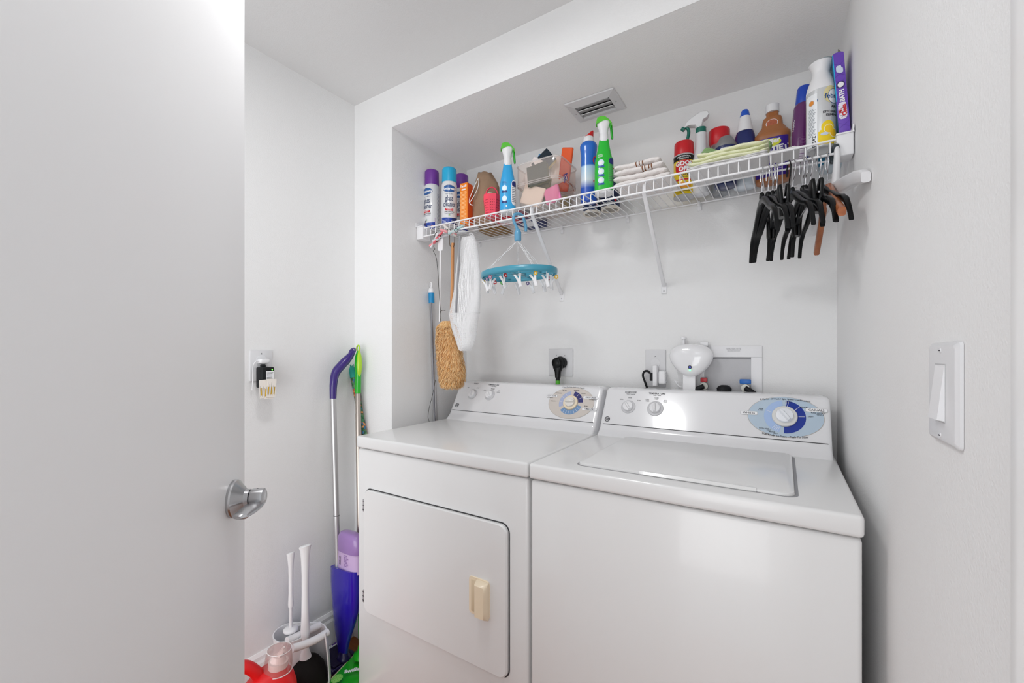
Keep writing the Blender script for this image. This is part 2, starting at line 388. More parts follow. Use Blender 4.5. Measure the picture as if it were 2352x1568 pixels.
def badge(mb, u, v, r=.0095):
    x, s = panel(u, v); f = pfn(.0010)
    mb.ring(f, x, s, r*.80, r, 0, 2*math.pi, INK, 28); mb.text('GE', r*1.05, INK, f, x, s, bold=.03)
    for k in range(4): a = k*math.pi/2+.5; mb.ring(f, x+r*.5*math.cos(a), s+r*.5*math.sin(a), r*.30, r*.40, a-1.3, a+1.3, INK, 8)

# ---- dryer
dry = machine('clothes_dryer', 'white front-loading clothes dryer with cream door handle, left of the washer', 'dryer', XD0, XD1)
cabinet(dry, XD0, XD1)
mb = top(dry, XD0, XD1); P(mb, 'top', dry)
console(dry, XD0+.006, XD1-.006, (('START', 1094, 881, .0085), ('OFF', 1076, 890, .0055), ('START', 1098, 891, .005)) + (('TEMPERATURE', 1134, 884, .0085), ('1 Heat Setting', 1134, 887.5, .005), ('MEDIUM', 1132, 893, .005), ('HIGH', 1114, 896, .005), ('LOW', 1146, 898, .005), ('AIR FLUFF', 1145, 901, .004)))
a = onY(838, 1123, YF); b = onY(1166, 1210, YF); c = onY(1166, 1556, YF); e = onY(838, 1405, YF)
x0, x1 = (a.x+e.x)/2, (b.x+c.x)/2; z1, z0 = (a.z+b.z)/2+.002, (c.z+e.z)/2
def rrect(x0, x1, z0, z1, r, n=6):
    o = []
    for cx, cz, a0 in ((x1-r, z1-r, 0), (x0+r, z1-r, 90), (x0+r, z0+r, 180), (x1-r, z0+r, 270)):
        for k in range(n+1): t = R(a0+90*k/n); o.append((cx+r*math.cos(t), cz+r*math.sin(t)))
    return o
mb = MB(); g = .0035
mb.prism(rrect(x0-g, x1+g, z0-g, z1+g, .026), YF+.0052, YF+.0075, GAP); P(mb, 'door_gap', dry)
mb = MB(); mb.prism(rrect(x0, x1, z0, z1, .024), YF-.006, YF+.0070, ENAM, bev=.004); dd_ = P(mb, 'door', dry, 30)
def sub(mb, name, par, root, ang=40): return P(mb, name, par, ang) if False else _sub(mb, name, par, root, ang)
def _sub(mb, name, par, root, ang):
    off = root.location; mb.v = [(a-off.x, b-off.y, c-off.z) for a, b, c in mb.v]; return mb.build(name, par, ang)
CREAM = mat('#e9d8bd', .35, coat=.2, name='cream_plastic')
ha = onY(1078, 1318, YF-.006); hb = onY(1125, 1418, YF-.006)
hx0, hx1, hz1, hz0 = ha.x, hb.x, onY(1078, 1319, YF-.006).z, onY(1078, 1405, YF-.006).z
mb = MB(); yf = YF-.0085
mb.prism(rrect(hx0, hx1, hz0, hz1, .010), yf, YF-.005, CREAM, bev=.0015)
mb.box(((hx0*.66+hx1*.34), yf-.0003, (hz0+hz1)/2), ((hx1-hx0)*.42, .002, (hz1-hz0)*.84), mat('#d3c1a4', .5), .0008)
secs = []
for t in (0, .08, .25, .75, .92, 1):
    z = lerp(hz0+.001, hz1-.003, t); d = .020*min(1, (min(t, 1-t)/.12+.35)) if t < 1 else .006
    xa, xb = lerp(hx0, hx1, .44), hx1-.001; secs.append([(xa, yf, z), (xa-.001, yf-d*.7, z), (xa+.004, yf-d, z), (xb-.005, yf-d, z), (xb, yf-d*.6, z), (xb, yf, z)])
mb.loft(secs, CREAM); sub(mb, 'handle', dd_, dry, 45)
for vv in (1160, 1368):
    h = onY(837, vv, YF-.003); mb = MB(); mb.box((h.x-.0015, YF+.0005, h.z), (.009, .012, .042), CHROME, .001)
    for q in (-.014, 0, .014): mb.box((h.x-.0015, YF-.0058, h.z+q), (.0095, .0012, .0012), GAP)
    sub(mb, 'hinge', dd_, dry)
for (u, v, tx, ty) in ((1085, 905, 'START', ''), (1125, 907, 'TEMPERATURE', '')):
    pass
knob(dry, 1085, 905, .0175, R(12), skirt=.0235); knob(dry, 1125, 907, .0175, R(38), skirt=.0245)
mb = MB(); badge(mb, 1050, 930); P(mb, 'badge', dry)
# cycle dial with its printed oval
def dial(root, cu, cv, a, b, oval, rings, texts, kr, ka, kcol, skcol, name):
    cx, cs_ = panel(cu, cv); mb = MB(); f = pfn(.0008)
    mb.lens(f, cx, cs_, a+.0012, b+.0012, mat('#b9b3ac', .4), nx=28); f = pfn(.0011); mb.lens(f, cx, cs_, a, b, oval, nx=28)
    f = pfn(.0015)
    for r0, r1, a0, a1, m in rings: mb.ring(f, cx, cs_, r0, r1, R(a0), R(a1), m, 24)
    f2 = pfn(.0019)
    for t in texts:
        k = t[0]
        if k == 'tick': mb.rect(lambda x, y, aa=R(t[1]): f2(cx+x*math.cos(aa)-y*math.sin(aa), cs_+x*math.sin(aa)+y*math.cos(aa)), t[2], t[3], -.0005, .0005, LBL if len(t) < 5 else t[4], nx=1)
        elif k == 'tag':
            x, s = panel(t[2], t[3]); w_ = len(t[1])*t[4]*.36+.003
            mb.lens(pfn(.0014), x, s, w_+.0006, t[4]*.62+.0006, mat('#a8a8aa', .5), e=8); mb.lens(pfn(.0017), x, s, w_, t[4]*.62, LBL, e=8); mb.text(t[1], t[4], INK, f2, x, s, bold=.015)
        elif k == 'txt':
            x, s = panel(t[2], t[3]); mb.text(t[1], t[4], INK, f2, x, s, bold=.01, arc=t[5] if len(t) > 5 else 0)
    d = P(mb, name, root)
    org = p0+Vector((cx, 0, 0))+pu*cs_; M = Matrix(((1, pu.x, pn.x, org.x), (0, pu.y, pn.y, org.y), (0, pu.z, pn.z, org.z), (0, 0, 0, 1)))
    mb = MB(); mb.lathe([(kr*1.42, .002), (kr*1.42, .006), (kr*1.36, .0075), (kr*1.05, .008)], skcol, 48, M); P(mb, 'dial_ring', root)
    knob(root, cu, cv, kr, ka, kcol, False, 'cycle_knob', h=.026)
PB, PN, PM = mat('#aab4d2', .4), mat('#2a2c6e', .4), mat('#6f93bd', .4)
dial(dry, 1311, 925, .092, .064, mat('#cdc5be', .45), [(.030, .048, 100, 205, PB), (.030, .048, 5, 82, PN), (.030, .048, 222, 345, PM)],
     [('tick', a_, .034, .047) for a_ in (128, 150, 178, 30, 55, 240, 255, 270, 285, 300, 315, 330)] +
     [('tag', 'COTTONS', 1268, 909, .0080), ('tag', 'EASY CARE', 1357, 913.5, .0080), ('tag', 'TIMED DRY', 1354, 940, .0080), ('txt', 'AUTOMATIC', 1264, 913, .0045), ('txt', 'AUTOMATIC', 1361, 918.5, .0045),
      ('txt', 'LESS DRY', 1297, 897.5, .0045), ('txt', 'OPTIMUM DRY', 1283, 903, .0045), ('txt', 'MORE DRY', 1271, 921, .0045), ('txt', 'MORE DRY', 1325, 897, .0045), ('txt', 'LESS DRY', 1340, 904, .0045), ('txt', '80 MIN', 1346, 933, .0045),
      ('txt', '5 Timed Dry Cycles  Extra Large Capacity', 1317, 889.5, .0055, -.9)], .0205, R(95), mat('#e0dcd6', .35), mat('#e8d9be', .4), 'cycle_dial')

# ---- washer
wsh = machine('washing_machine', 'white top-loading washing machine with blue cycle dial, right of the dryer', 'washing machine', XD1, XS1)
cabinet(wsh, XD1, XS1)
def zt(u, v): return onZ(u, v, ZT)
l4 = [zt(1328, 1066), zt(1435, 1007), zt(1812, 1046), zt(1836, 1147)]
lx0 = (l4[0].x+l4[1].x)/2; lx1 = (l4[2].x+l4[3].x)/2; ly0 = (l4[0].y+l4[3].y)/2; ly1 = (l4[1].y+l4[2].y)/2
# solid top; a grey plate shows the gap around the lid
mb = top(wsh, XD1, XS1); wt = P(mb, 'top', wsh)
def poly_top(mb, poly, z0, z1, m, bev):
    cx = sum(p[0] for p in poly)/len(poly); cy = sum(p[1] for p in poly)/len(poly)
    def sh(d): return [(cx+(p[0]-cx)*(1-d/math.hypot(p[0]-cx, p[1]-cy)), cy+(p[1]-cy)*(1-d/math.hypot(p[0]-cx, p[1]-cy))) for p in poly]
    mb.loft([[(x, y, z0) for x, y in poly], [(x, y, z1-bev) for x, y in poly], [(x, y, z1-bev*.3) for x, y in sh(bev*.3)], [(x, y, z1) for x, y in sh(bev)]], m)
rr = rrect(lx0, lx1, ly0, ly1, .022, 8)
mb = MB(); poly_top(mb, rrect(lx0-.0045, lx1+.0065, ly0-.003, ly1+.003, .024, 8), ZT-.001, ZT+.0006, mat('#8d8d90', .5), .0003); P(mb, 'lid_gap', wsh)
mb = MB(); poly_top(mb, rr, ZT+.0002, ZT+.0075, ENAM, .005); lid = P(mb, 'lid', wsh, 30)
mb = MB(); hx = lerp(lx0, lx1, .60)
for t in range(1): pass
secs = []
for t in (-1, -.85, 0, .85, 1):
    ww = .001 if abs(t) == 1 else .0045; secs.append([(hx+t*.12, ly0-.003, ZT+.0005), (hx+t*.12, ly0-.003-ww*.8, ZT+.0030), (hx+t*.12, ly0-.001, ZT+.0085), (hx+t*.12, ly0+.008, ZT+.0078)])
mb.loft(secs, ENAM); _sub(mb, 'lid_lip', lid, wsh, 40)
console(wsh, XD1+.008, XS1-.008, (('LOAD SIZE', 1449, 901, .0085), ('Super Capacity', 1449, 905, .005), ('SMALL', 1428, 917, .0045), ('LARGE', 1447, 913.5, .0045), ('SUPER', 1468, 920, .0045)) + (('TEMPERATURE', 1509, 904, .0085), ('Wash / Rinse', 1509, 908, .005), ('COLD', 1487, 918, .0045), ('COLD', 1487, 921, .0045), ('WARM', 1508, 914, .0045), ('COLD', 1508, 917, .0045), ('HOT', 1528, 920, .0045), ('COLD', 1528, 923, .0045)))
knob(wsh, 1443, 934, .0175, R(38), skirt=.0245); knob(wsh, 1505, 938, .0180, R(6), skirt=.0270)
mb = MB(); badge(mb, 1395, 962); P(mb, 'badge', wsh)
LB, DB, OV = mat('#a6bfe6', .4), mat('#0a2f92', .4), mat('#b4c6d6', .4)
dial(wsh, 1802, 957, .094, .063, OV, [(.030, .052, 97, 255, LB), (.030, .052, -92, 85, DB)],
     [('tick', a_, .034, .050) for a_ in (84, 78, 42, 4, 160, 232, 238, 244, 250)] +
     [('tag', 'WHITES', 1720, 948, .0090), ('tag', 'CASUALS', 1875, 942.5, .0090), ('txt', 'PULSE AGITATE', 1879, 949.5, .0048), ('txt', 'GENTLE', 1884, 953.5, .0048), ('txt', 'HEAVY', 1811, 924, .0048), ('txt', 'MEDIUM', 1846, 936, .0048),
      ('txt', 'LIGHT', 1862, 957.5, .0048), ('txt', 'RINSE', 1748, 939, .0045), ('txt', '& SPIN', 1747, 942, .0045), ('txt', 'EXTRA LIGHT', 1755, 984, .0042), ('txt', 'LIGHT', 1766, 988, .0042), ('txt', 'MEDIUM', 1773, 992, .0042), ('txt', 'HEAVY', 1781, 995.5, .0042),
      ('txt', '8 Cycles - 2 Wash / Spin Speed Combinations', 1802, 917, .0068, -1.1), ('txt', 'Pull Knob To Start - Push To Stop', 1802, 1003, .0080, 1.5)], .0225, R(38), mat('#e8ebf0', .3), mat('#d9d9d6', .4), 'cycle_dial')
# ================================================================ wire shelf
YS = 1.33; ZS = 1.733; YBK = 1.645
def deck(Y): return ZS+(Y-YS)/(YBK-YS)*.013
SXL, SXR = XN+.012, XW(YS)-.012
shelf = thing('wire_shelf', 'long white vinyl-coated wire shelf on the back wall of the niche', 'shelf', ((SXL+SXR)/2, YB, ZS))
mb = MB(); rw_ = .0022
n = int((SXR-SXL)/.0254)
for i in range(n+1):
    x = SXL+.012+i*.0254
    if x > SXR-.005: break
    mb.tube([(x, YBK+.004, deck(YBK)-.003), (x, YS+.004, ZS-.003), (x, YS+.0008, ZS-.005), (x, YS-.0035, ZS-.012), (x, YS-.0035, ZS-.036)], .00165, WIRE, 6)
P(mb, 'deck_wires', shelf, 60)
for nm, y, z, r in (('front_rail', YS-.001, ZS+.0000-.0005, .0030), ('lip_rail', YS-.004, ZS-.036, .0032), ('middle_rail', 1.46, deck(1.46)-.0075, .0027), ('back_rail', YBK, deck(YBK)-.0075, .0030)):
    mb = MB(); mb.tube([(SXL, y, z), (SXR, y, z)], r, WIRE, 10); P(mb, nm, shelf, 60)
for sx_, xe in ((-1, XN+.002), (1, XW(YS)-.002)):
    xi = xe-sx_*.034; mb = MB(); xa, xb = min(xe, xi), max(xe, xi)
    rbox(mb, xa, xb, YS-.014, YS+.035, ZS-.048, ZS+.006, WP, .003)
    rbox(mb, min(xe, xe-sx_*.003), max(xe, xe-sx_*.003), YS-.020, YS+.040, ZS+.004, ZS+.022, WP, .001)
    rbox(mb, xa-.001, xb+.001, YS-.017, YS+.036, ZS+.004, ZS+.008, WP, .001)
    mb.lathe([(.0035, 0), (.003, .001), (0, .001)], BLK, 10, T(xe-sx_*.0032, YS+.010, ZS+.014) @ RY(R(-90*sx_)))
    P(mb, 'end_bracket', shelf)
for (ut, vt, uf, vf) in ((1222, 497, 1290, 676), (1479, 447, 1525, 657)):
    a = onY(ut, vt, YS+.012); b = onY(uf, vf, YB-.004); a.z = ZS-.030; mb = MB()
    m_ = (a+b)/2; L = (b-a).length; dr = (b-a).normalized(); q = dr.to_track_quat('Z', 'Y').to_matrix().to_4x4()
    q.translation = m_
    mb.box((0, 0, 0), (.013, .009, L), WP, .003, q)
    rbox(mb, b.x-.010, b.x+.010, YB-.005, YB-.0005, b.z-.028, b.z+.010, WP, .0015)
    mb.tube([(a.x, a.y, a.z), (a.x, a.y+.002, ZS-.008), (a.x, a.y+.010, ZS-.004)], .005, WP, 8)
    mb.lathe([(.003, 0), (0, .0012)], CUFF, 10, T(b.x, YB-.005, b.z-.018) @ RX(R(90)))
    P(mb, 'support_brace', shelf)
for u, v in ((1100, 551), (1290, 517), (1441, 490), (1606, 468), (1836, 418)):
    b = onY(u, v, YB-.01); mb = MB(); rbox(mb, b.x-.005, b.x+.005, YBK-.006, YB-.0005, ZS-.006, ZS+.010, WP, .002)
    rbox(mb, b.x-.007, b.x+.007, YB-.008, YB-.0005, ZS-.020, ZS+.001, WP, .003); P(mb, 'wall_clip', shelf)

# ================================================================ shelf goods: placing helpers
def spot(u, Y, lift=.0006):
    p = onY(u, 500, Y); return (p.x, Y, deck(Y)+lift)
def hgt(loc, v): return (HV-v)/F*depth(loc)+CZ-loc[2]
def goods(name, label, cat, u, Y, turn=0., group=None, lean=(0, 0)):
    loc = spot(u, Y); t = thing(name, label, cat, loc, 0, group, rot=(R(lean[0]), R(lean[1]), face(loc)+R(turn))); return t, loc
def cyl(Rr, z0=0., a0=0.): return lambda x, y: (Rr*math.sin(x/Rr+a0), -Rr*math.cos(x/Rr+a0), z0+y)
def front(y0, z0=0.): return lambda x, y: (x, y0, z0+y)
CAN = mat('#d9dadc', .25, coat=.3, name='can_lacquer')

def glass_can(u, Y, vt, cap, turn, label, group):
    t, loc = goods('aerosol_can', label, 'spray can', u, Y, turn, group); h = hgt(loc, vt); r = .0325
    mb = MB(); zc = h*.755
    mb.lathe([(r-.003, 0), (r-.0005, .0015), (r, .004), (r, zc-.012), (r-.001, zc-.008), (r-.003, zc-.003), (r-.003, zc+.002)], CAN, 40); mb.build('can_body', t)
    mb = MB(); mb.lathe([(r-.0022, zc-.001), (r-.0018, zc+.002), (r-.0022, h-.008), (r-.0035, h-.003), (r-.007, h), (0, h)], mat(cap, .4), 40); mb.build('cap', t)
    mb = MB(); B1, B2, RD = mat('#14366f', .35), mat('#1b3f9c', .35), mat('#c81224', .4)
    f = cyl(r+.0003); f1 = cyl(r+.0005); f2 = cyl(r+.0007)
    mb.lens(f, 0, zc-.034, .0295, .0150, B1, nx=20); mb.lens(f1, 0, zc-.034, .028, .0135, mat('#245a9c', .35), nx=20)
    mb.text('Sprayway', .0150, LBL, f2, 0, zc-.034, bold=.03); mb.text('best for glass', .0060, B1, f, 0, zc-.056)
    mb.text('glass', .031, mat('#3c4766', .4), f, 0, zc-.075, sx=.60, bold=.02); mb.text('cleaner', .031, mat('#3c4766', .4), f, 0, zc-.099, sx=.60, bold=.02)
    mb.lens(f, 0, zc-.121, .0175, .0055, RD, e=8); mb.text('FOAMING', .0058, LBL, f1, 0, zc-.1188, bold=.02); mb.text('ACTION', .0040, LBL, f1, 0, zc-.1235, bold=.02)
    mb.text('AMMONIA FREE', .0062, INK, f, 0, zc-.131, bold=.02); mb.text('Streak-Free Shine', .0058, B1, f, 0, zc-.1375)
    mb.ring(f, 0, .041, .0048, .0053, 0, 6.28, B1); mb.lens(f1, 0, .041, .0022, .0036, mat('#8bbf3f', .4))
    for k in range(24):
        a = -1.25+2.5*k/24; a2 = a+2.5/24; mb.rect(cyl(r+.0003, 0, 0), a*r, a2*r, .002, .0330-.004*math.cos(a*1.2), B2 if a < .25 or cap != '#16a3cf' else B1, nx=1)
    if cap == '#16a3cf': mb.add([f1(.006, .0300), f1(.0405, .0345), f1(.0405, .024)], [(0, 1, 2)], mat('#2b8fcf', .35))
    else:
        mb.add([f1(.000, .024), f1(.0405, .052), f1(.0405, .024)], [(0, 1, 2)], mat('#8a2f9a', .35))
        for k in range(9): mb.lens(f1, .002+.010*random.random()-.012, .020+.018*random.random(), .0034, .003, mat('#3a2a55', .5), nx=6)
    mb.lines(f1, -.034, -.010, .006, .022, 3, LBL, rag=.2); mb.lines(f1, .006, .022, .010, .018, 2, LBL, rag=.3); mb.rect(f2, .024, .033, .012, .018, mat('#d98a8a', .5))
    mb.lines(f, .052, .070, .006, zc-.040, 26, mat('#4c5876', .5)); mb.build('label', t, 60); return t
g_ = 'glass cleaner cans at the left end of the shelf'
glass_can(992, 1.390, 393, '#6b2f92', -46, 'white glass cleaner spray can with purple cap, leftmost on the wire shelf', g_)
glass_can(1032, 1.378, 388, '#16a3cf', 0, 'white glass cleaner spray can with bright blue cap', g_)
glass_can(1060, 1.50, 403, '#6b2f92', -8, 'purple-capped glass cleaner can half hidden behind the blue-capped can', g_)

# orange box
t, loc = goods('orange_box', 'narrow upright orange cardboard box with white print, beside the taupe bag', 'box', 1071, 1.405, -34)
h = hgt(loc, 424); ORG = mat('#f08410', .5); ORD = mat('#e0500c', .5)
mb = MB(); mb.box((0, 0, h/2), (.038, .040, h), ORG, .0008); mb.build('carton', t)
mb = MB(); f = front(-.0204); mb.text('Tandil', .0125, LBL, f, -.001, h-.013, bold=.04); mb.lens(f, 0, h-.0275, .010, .003, LBL, e=6)
mb.lines(f, -.015, .015, .008, h-.034, 24, mat('#ffd9a0', .5), rag=.3)
fs2 = lambda x, y: (.0194, x, y); mb.rect(lambda x, y: (.0194, x, y), -.0195, .0195, .001, h-.001, ORD, nx=1); mb.build('printed_panel', t, flat=True)

# drawstring bag
t, loc = goods('drawstring_bag', 'taupe cloth drawstring bag with white cord, sagging on the shelf', 'bag', 1112, 1.47, 0)
h = hgt(loc, 397); TAU = mat('#9c8068', .85, bump=.5, bscale=500, var=.12, vscale=20, name='taupe_cloth')
mb = MB(); rings = []
for z, a, b, cx in ((.002, .030, .026, 0), (.006, .044, .036, 0), (.03, .054, .043, 0), (.07, .052, .045, -.001), (.10, .052, .043, .003), (.14, .055, .042, .010), (.17, .052, .036, .013), (.190, .046, .026, .012), (.205, .038, .016, .008), (h, .028, .007, .002)):
    ring = []
    for j in range(40):
        th = 2*math.pi*j/40; wv = 1+.055*math.sin(5*th+z*30)+.04*math.sin(9*th-z*60)+.03*math.sin(3*th+z*90)
        ring.append((cx+a*wv*math.cos(th), b*wv*math.sin(th), z*(1+.02*math.sin(3*th))))
    rings.append(ring)
mb.loft(rings, TAU); mb.build('pouch', t, 180)
mb = MB(); WC = mat('#eeeeec', .7)
mb.tube(bez([(-.026, -.022, .196), (-.044, -.034, .150), (-.060, -.042, .105), (-.061, -.044, .088), (-.052, -.048, .098), (-.036, -.046, .125), (-.024, -.040, .160), (-.022, -.026, .196)], 6), .0017, WC, 6)
mb.tube(bez([(-.061, -.044, .088), (-.056, -.049, .078), (-.048, -.050, .074)], 5), .0021, WC, 6); mb.build('cord', t, 60)

# heart basket
t, loc = goods('scent_caddy', 'small coral pink octagonal caddy pierced with rows of holes and a loop handle', 'basket', 1130, 1.372, 4)
h = hgt(loc, 430); PK = mat('#f0485f', .4, sub=.1, name='coral_plastic')
mb = MB(); hb = h*.72; r0, r1 = .026, .033
def oct_(r, z): return [(r*1.08*math.cos(R(22.5+45*k)), r*.95*math.sin(R(22.5+45*k)), z) for k in range(8)]
mb.loft([oct_(r0, 0), oct_(r1, hb*.82), oct_(r1*.98, hb)], PK, (True, False)); mb.loft([oct_(r1*.94, hb), oct_(r0*.9, .003)], PK, (False, True))
mb.build('tub', t, 20)
mb = MB(); DK = mat('#8c1f2d', .6)
for k in range(8):
    a0 = R(22.5+45*k); a1 = R(22.5+45*(k+1)); am = (a0+a1)/2
    if math.sin(am) > .4: continue
    for row in range(6):
        z = hb*(.14+.118*row*.98); rr_ = lerp(r0, r1, z/(hb*.82))+.0004
        A = Vector((rr_*1.08*math.cos(a0), rr_*.95*math.sin(a0), z)); B = Vector((rr_*1.08*math.cos(a1), rr_*.95*math.sin(a1), z))
        for q in (.25, .5, .75):
            c_ = A.lerp(B, q); tx = (B-A).normalized(); s_ = .0021
            hp = [(0, -1.1), (.9, .1), (.75, .8), (.3, .85), (0, .45), (-.3, .85), (-.75, .8), (-.9, .1)]
            mb.add([c_+tx*(x*s_)+Vector((0, 0, y*s_)) for x, y in hp], [tuple(range(8))], DK)
mb.build('heart_holes', t, flat=True)
mb = MB(); mb.tube(bez([(-.026, -.002, hb-.004), (-.019, -.002, hb+.018), (-.007, -.002, h-.003), (.007, -.002, h-.003), (.019, -.002, hb+.018), (.026, -.002, hb-.004)], 6), .0028, PK, 8, flat=1.4); mb.build('loop_handle', t, 60)
t2 = thing('scent_packet', 'small pale teal packet poking out of the coral caddy', 'packet', (loc[0]-.004, loc[1]+.004, loc[2]+.006), face(loc))
mb = MB(); mb.box((0, 0, .046), (.030, .020, .092), mat('#8fc6c6', .4), .006, RY(R(-6))); mb.box((-.008, -.0125, .080), (.014, .003, .018), mat('#d8e6c8', .4), .001); mb.build('pouch', t2)

# boxes lying flat on the deck, seen through the wires
def flat_box(u, Y, sx, sy, h, col, label, turn=0, txt=None, side=None, rz=None):
    loc = spot(u, Y); t = thing('flat_box', label, 'box', (loc[0], loc[1], deck(Y-sy/2*0)+.004), rz if rz is not None else R(turn), 'boxes lying flat on the shelf')
    mb = MB(); mb.box((0, 0, h/2), (sx, sy, h), mat(col, .45), .001); mb.build('carton', t)
    if txt:
        mb = MB(); f = front(-sy/2-.0004); mb.text(txt[0], txt[1], LBL, f, 0, h*.5, bold=.03); mb.build('print', t, flat=True); mb = MB()
        fb = lambda x, y: (x, -y, -.0004); mb.lens(fb, 0, 0, sx*.34, sy*.20, LBL, e=3); mb.lens(fb, sx*.30, sy*.3, sx*.12, sy*.08, LBL, e=6); mb.build('base_print', t, flat=True)
flat_box(1163, 1.465, .100, .085, .020, '#c8152a', 'flat red box with white print lying on the shelf under the spray bottles', 8, ('CLEAN', .014))
flat_box(1214, 1.560, .090, .150, .034, '#1a2c66', 'flat navy box lying at the back of the shelf, above the blue clip hanger hook', -4, ('PLUS', .016))
flat_box(1138, 1.585, .120, .110, .012, '#8a6420', 'flat ochre brown packet at the back of the shelf behind the taupe bag', 6)
flat_box(1197, 1.440, .050, .060, .012, '#8e1b46', 'small crimson flat box beside the red box on the shelf', -12)

# trigger spray bottles with white heads
def trig(u, Y, vt, c1, label, kind, turn=0):
    t, loc = goods('trigger_spray_bottle', label, 'spray bottle', u, Y, turn, 'green-headed trigger spray bottles'); h = hgt(loc, vt)
    BM = mat(c1, .28, coat=.3); mb = MB()
    mb.lathe([(.024, .0), (.0275, .003), (.0285, .010)], WP, 40, None, 1.06, .86, 2.5)
    pr = [(.0288, .010), (.0293, .022), (.0292, .05), (.0292, .080), (.0285, .105), (.0245, .130), (.0195, .155), (.0160, .176), (.0150, .183)]
    k = (h*.70)/.183; pr = [(r, z*k) for r, z in pr]; mb.lathe(pr, BM, 40, None, 1.06, .86, 2.6, (False, True)); mb.build('bottle', t, 50)
    z0 = .183*k; zt_ = h-z0; mb = MB()
    mb.lathe([(.0150, z0-.006), (.0158, z0-.004), (.0152, z0+.012), (.0140, z0+.020)], WP, 28)
    hd_ = [(-.0125, .012, .0), (-.0140, .013, .2), (-.0175, .0145, .42), (-.0225, .020, .64), (-.026, .0255, .78)]
    mb.loft([[(lerp(a, b, .5)+(b-a)/2*math.cos(q), .0115*math.sin(q), z0+.010+(zt_-.010)*zz) for q in [2*math.pi*j/24 for j in range(24)]] for a, b, zz in hd_], WP)
    mb.build('spray_head', t, 50)
    GR = mat('#58c232', .35, coat=.2); mb = MB(); z1 = z0+.010+(zt_-.010)*.74
    out = [(-.0270, z1-.006), (-.0245, z1+.004), (-.0215, h-.003), (-.010, h+.001), (.004, h-.001), (.015, h-.010), (.026, z1-.006), (.0280, z1-.020), (.0245, z1-.014), (.016, z1+.002), (.004, z1+.004), (-.012, z1-.001)]
    mb.prism(out, -.0125, .0125, GR, bev=.002); mb.build('head_cover', t, 40)
    mb = MB(); mb.tube(bez([(.0215, 0, z1-.008), (.0245, 0, z1-.026), (.0265, 0, z1-.046), (.0275, 0, z1-.058)], 4), [.0042]*10+[.004, .0035, .0030][:3], mat('#169b1e', .35), 8, flat=1.2); mb.build('trigger', t, 60)
    mb = MB(); fy = lambda x, y: (x, -.0252*(1-(x/.036)**2*.25)-.0003, y)
    f = lambda x, y: (x-.010, -(.86*.0292)*max(.05, (1-abs((x-.010)/.0312)**2.6))**(1/2.6)-.0006, y)
    if kind == 'blue':
        mb.lines(f, -.012, .010, .100*k, .114*k, 3, mat('#1d74b0', .4))
        for zz in (.088, .050):
            mb.lens(f, -.002, zz*k, .0095, .0100*k, mat('#dfeff7', .4), nx=12); mb.lens(f, -.002, zz*k-.013*k, .0100, .0034, NAVY, e=8)
        mb.lens(f, .0055, .022*k, .0026, .0040, LBL)
    else:
        mb.lines(f, -.010, .012, .118*k, .128*k, 3, LBL)
        for zz in (.100, .071, .042):
            mb.lens(f, .001, zz*k, .0100, .0105*k, mat('#cfe4f2', .4), nx=12); mb.lens(f, .001, zz*k, .0048, .0062, LBL); mb.lens(f, .001, zz*k-.0125*k, .0105, .0032, mat('#264fa0', .4), e=8)
    g2 = lambda x, y: ((.0312)*math.cos(-.95+x), .0255*math.sin(-.95+x)-.0, y)
    def g3(x, y):
        th = -1.02+x/.030; c, s = math.cos(th), math.sin(th); return (1.06*.0298*math.copysign(abs(c)**(2/2.6), c), .86*.0298*math.copysign(abs(s)**(2/2.6), s), y)
    mb.lens(g3, .010, .072*k, .017, .046*k, mat('#e4e6ea', .4) if kind == 'blue' else mat('#3fb54a', .4), e=3.5, nx=16)
    g4 = lambda x, y: tuple(1.008*q if i < 2 else q for i, q in enumerate(g3(x, y)))
    mb.lens(g4, .010, .104*k, .0135, .010*k, NAVY, e=3); mb.lines(g4, -.003, .023, .036*k, .094*k, 9, mat('#59596a', .5)); mb.build('label', t, 60)
trig(1166, 1.372, 330, '#2aa2dd', 'light blue trigger spray bottle with green and white head, beside the clear bin', 'blue')
trig(1387, 1.385, 270, '#16b52c', 'bright green trigger spray bottle with green and white head', 'green')

# clear bin with sponges
CL = clear('#f4eeea', .12, .07); CL2 = clear('#f6f2f0', .06, .35); CLU = clear('#f6ece6', .12, .20)
xb0, xb1, yb0, yb1 = -.863, -.678, 1.375, 1.545; hbx = .172
t = thing('clear_bin', 'tall clear plastic bin full of sponges and packets on the shelf', 'bin', ((xb0+xb1)/2, (yb0+yb1)/2, deck(1.46)+.005)); cw, cdp = (xb1-xb0)/2, (yb1-yb0)/2
mb = MB(); mb.loft([se(cw*.90, cdp*.90, 0, 48, 7), se(cw*.93, cdp*.93, .006, 48, 7), se(cw*.94, cdp*.94, hbx*.50, 48, 7)], CL, (True, False)); mb.build('bin_walls', t, 50)
mb = MB(); mb.loft([se(cw*.95, cdp*.95, hbx*.50, 48, 7), se(cw, cdp, hbx*.53, 48, 7), se(cw, cdp, hbx*.97, 48, 7)], CLU, (False, False)); mb.build('bin_upper_walls', t, 50)
mb = MB()
for zz, q in ((hbx*.985, 1.015), (hbx*.53, 1.006), (hbx*.57, 1.006)): mb.tube(se(cw*q, cdp*q, zz, 48, 7), .0016 if zz < hbx*.9 else .0028, CL2, 6, closed=True)
mb.build('rim', t, 60)
mb = MB(); fx = lambda x, y: (cw+.0022, x, y); mb.text('JET', .030, mat('#4b3f96', .5), fx, -.030, .105, rot=.5, bold=.03); mb.ring(fx, .015, .070, .022, .027, R(15), R(120), mat('#9a4a30', .5)); mb.build('printed_sticker', t, flat=True)
bx, by, bz = (xb0+xb1)/2, (yb0+yb1)/2, deck(1.46)+.009
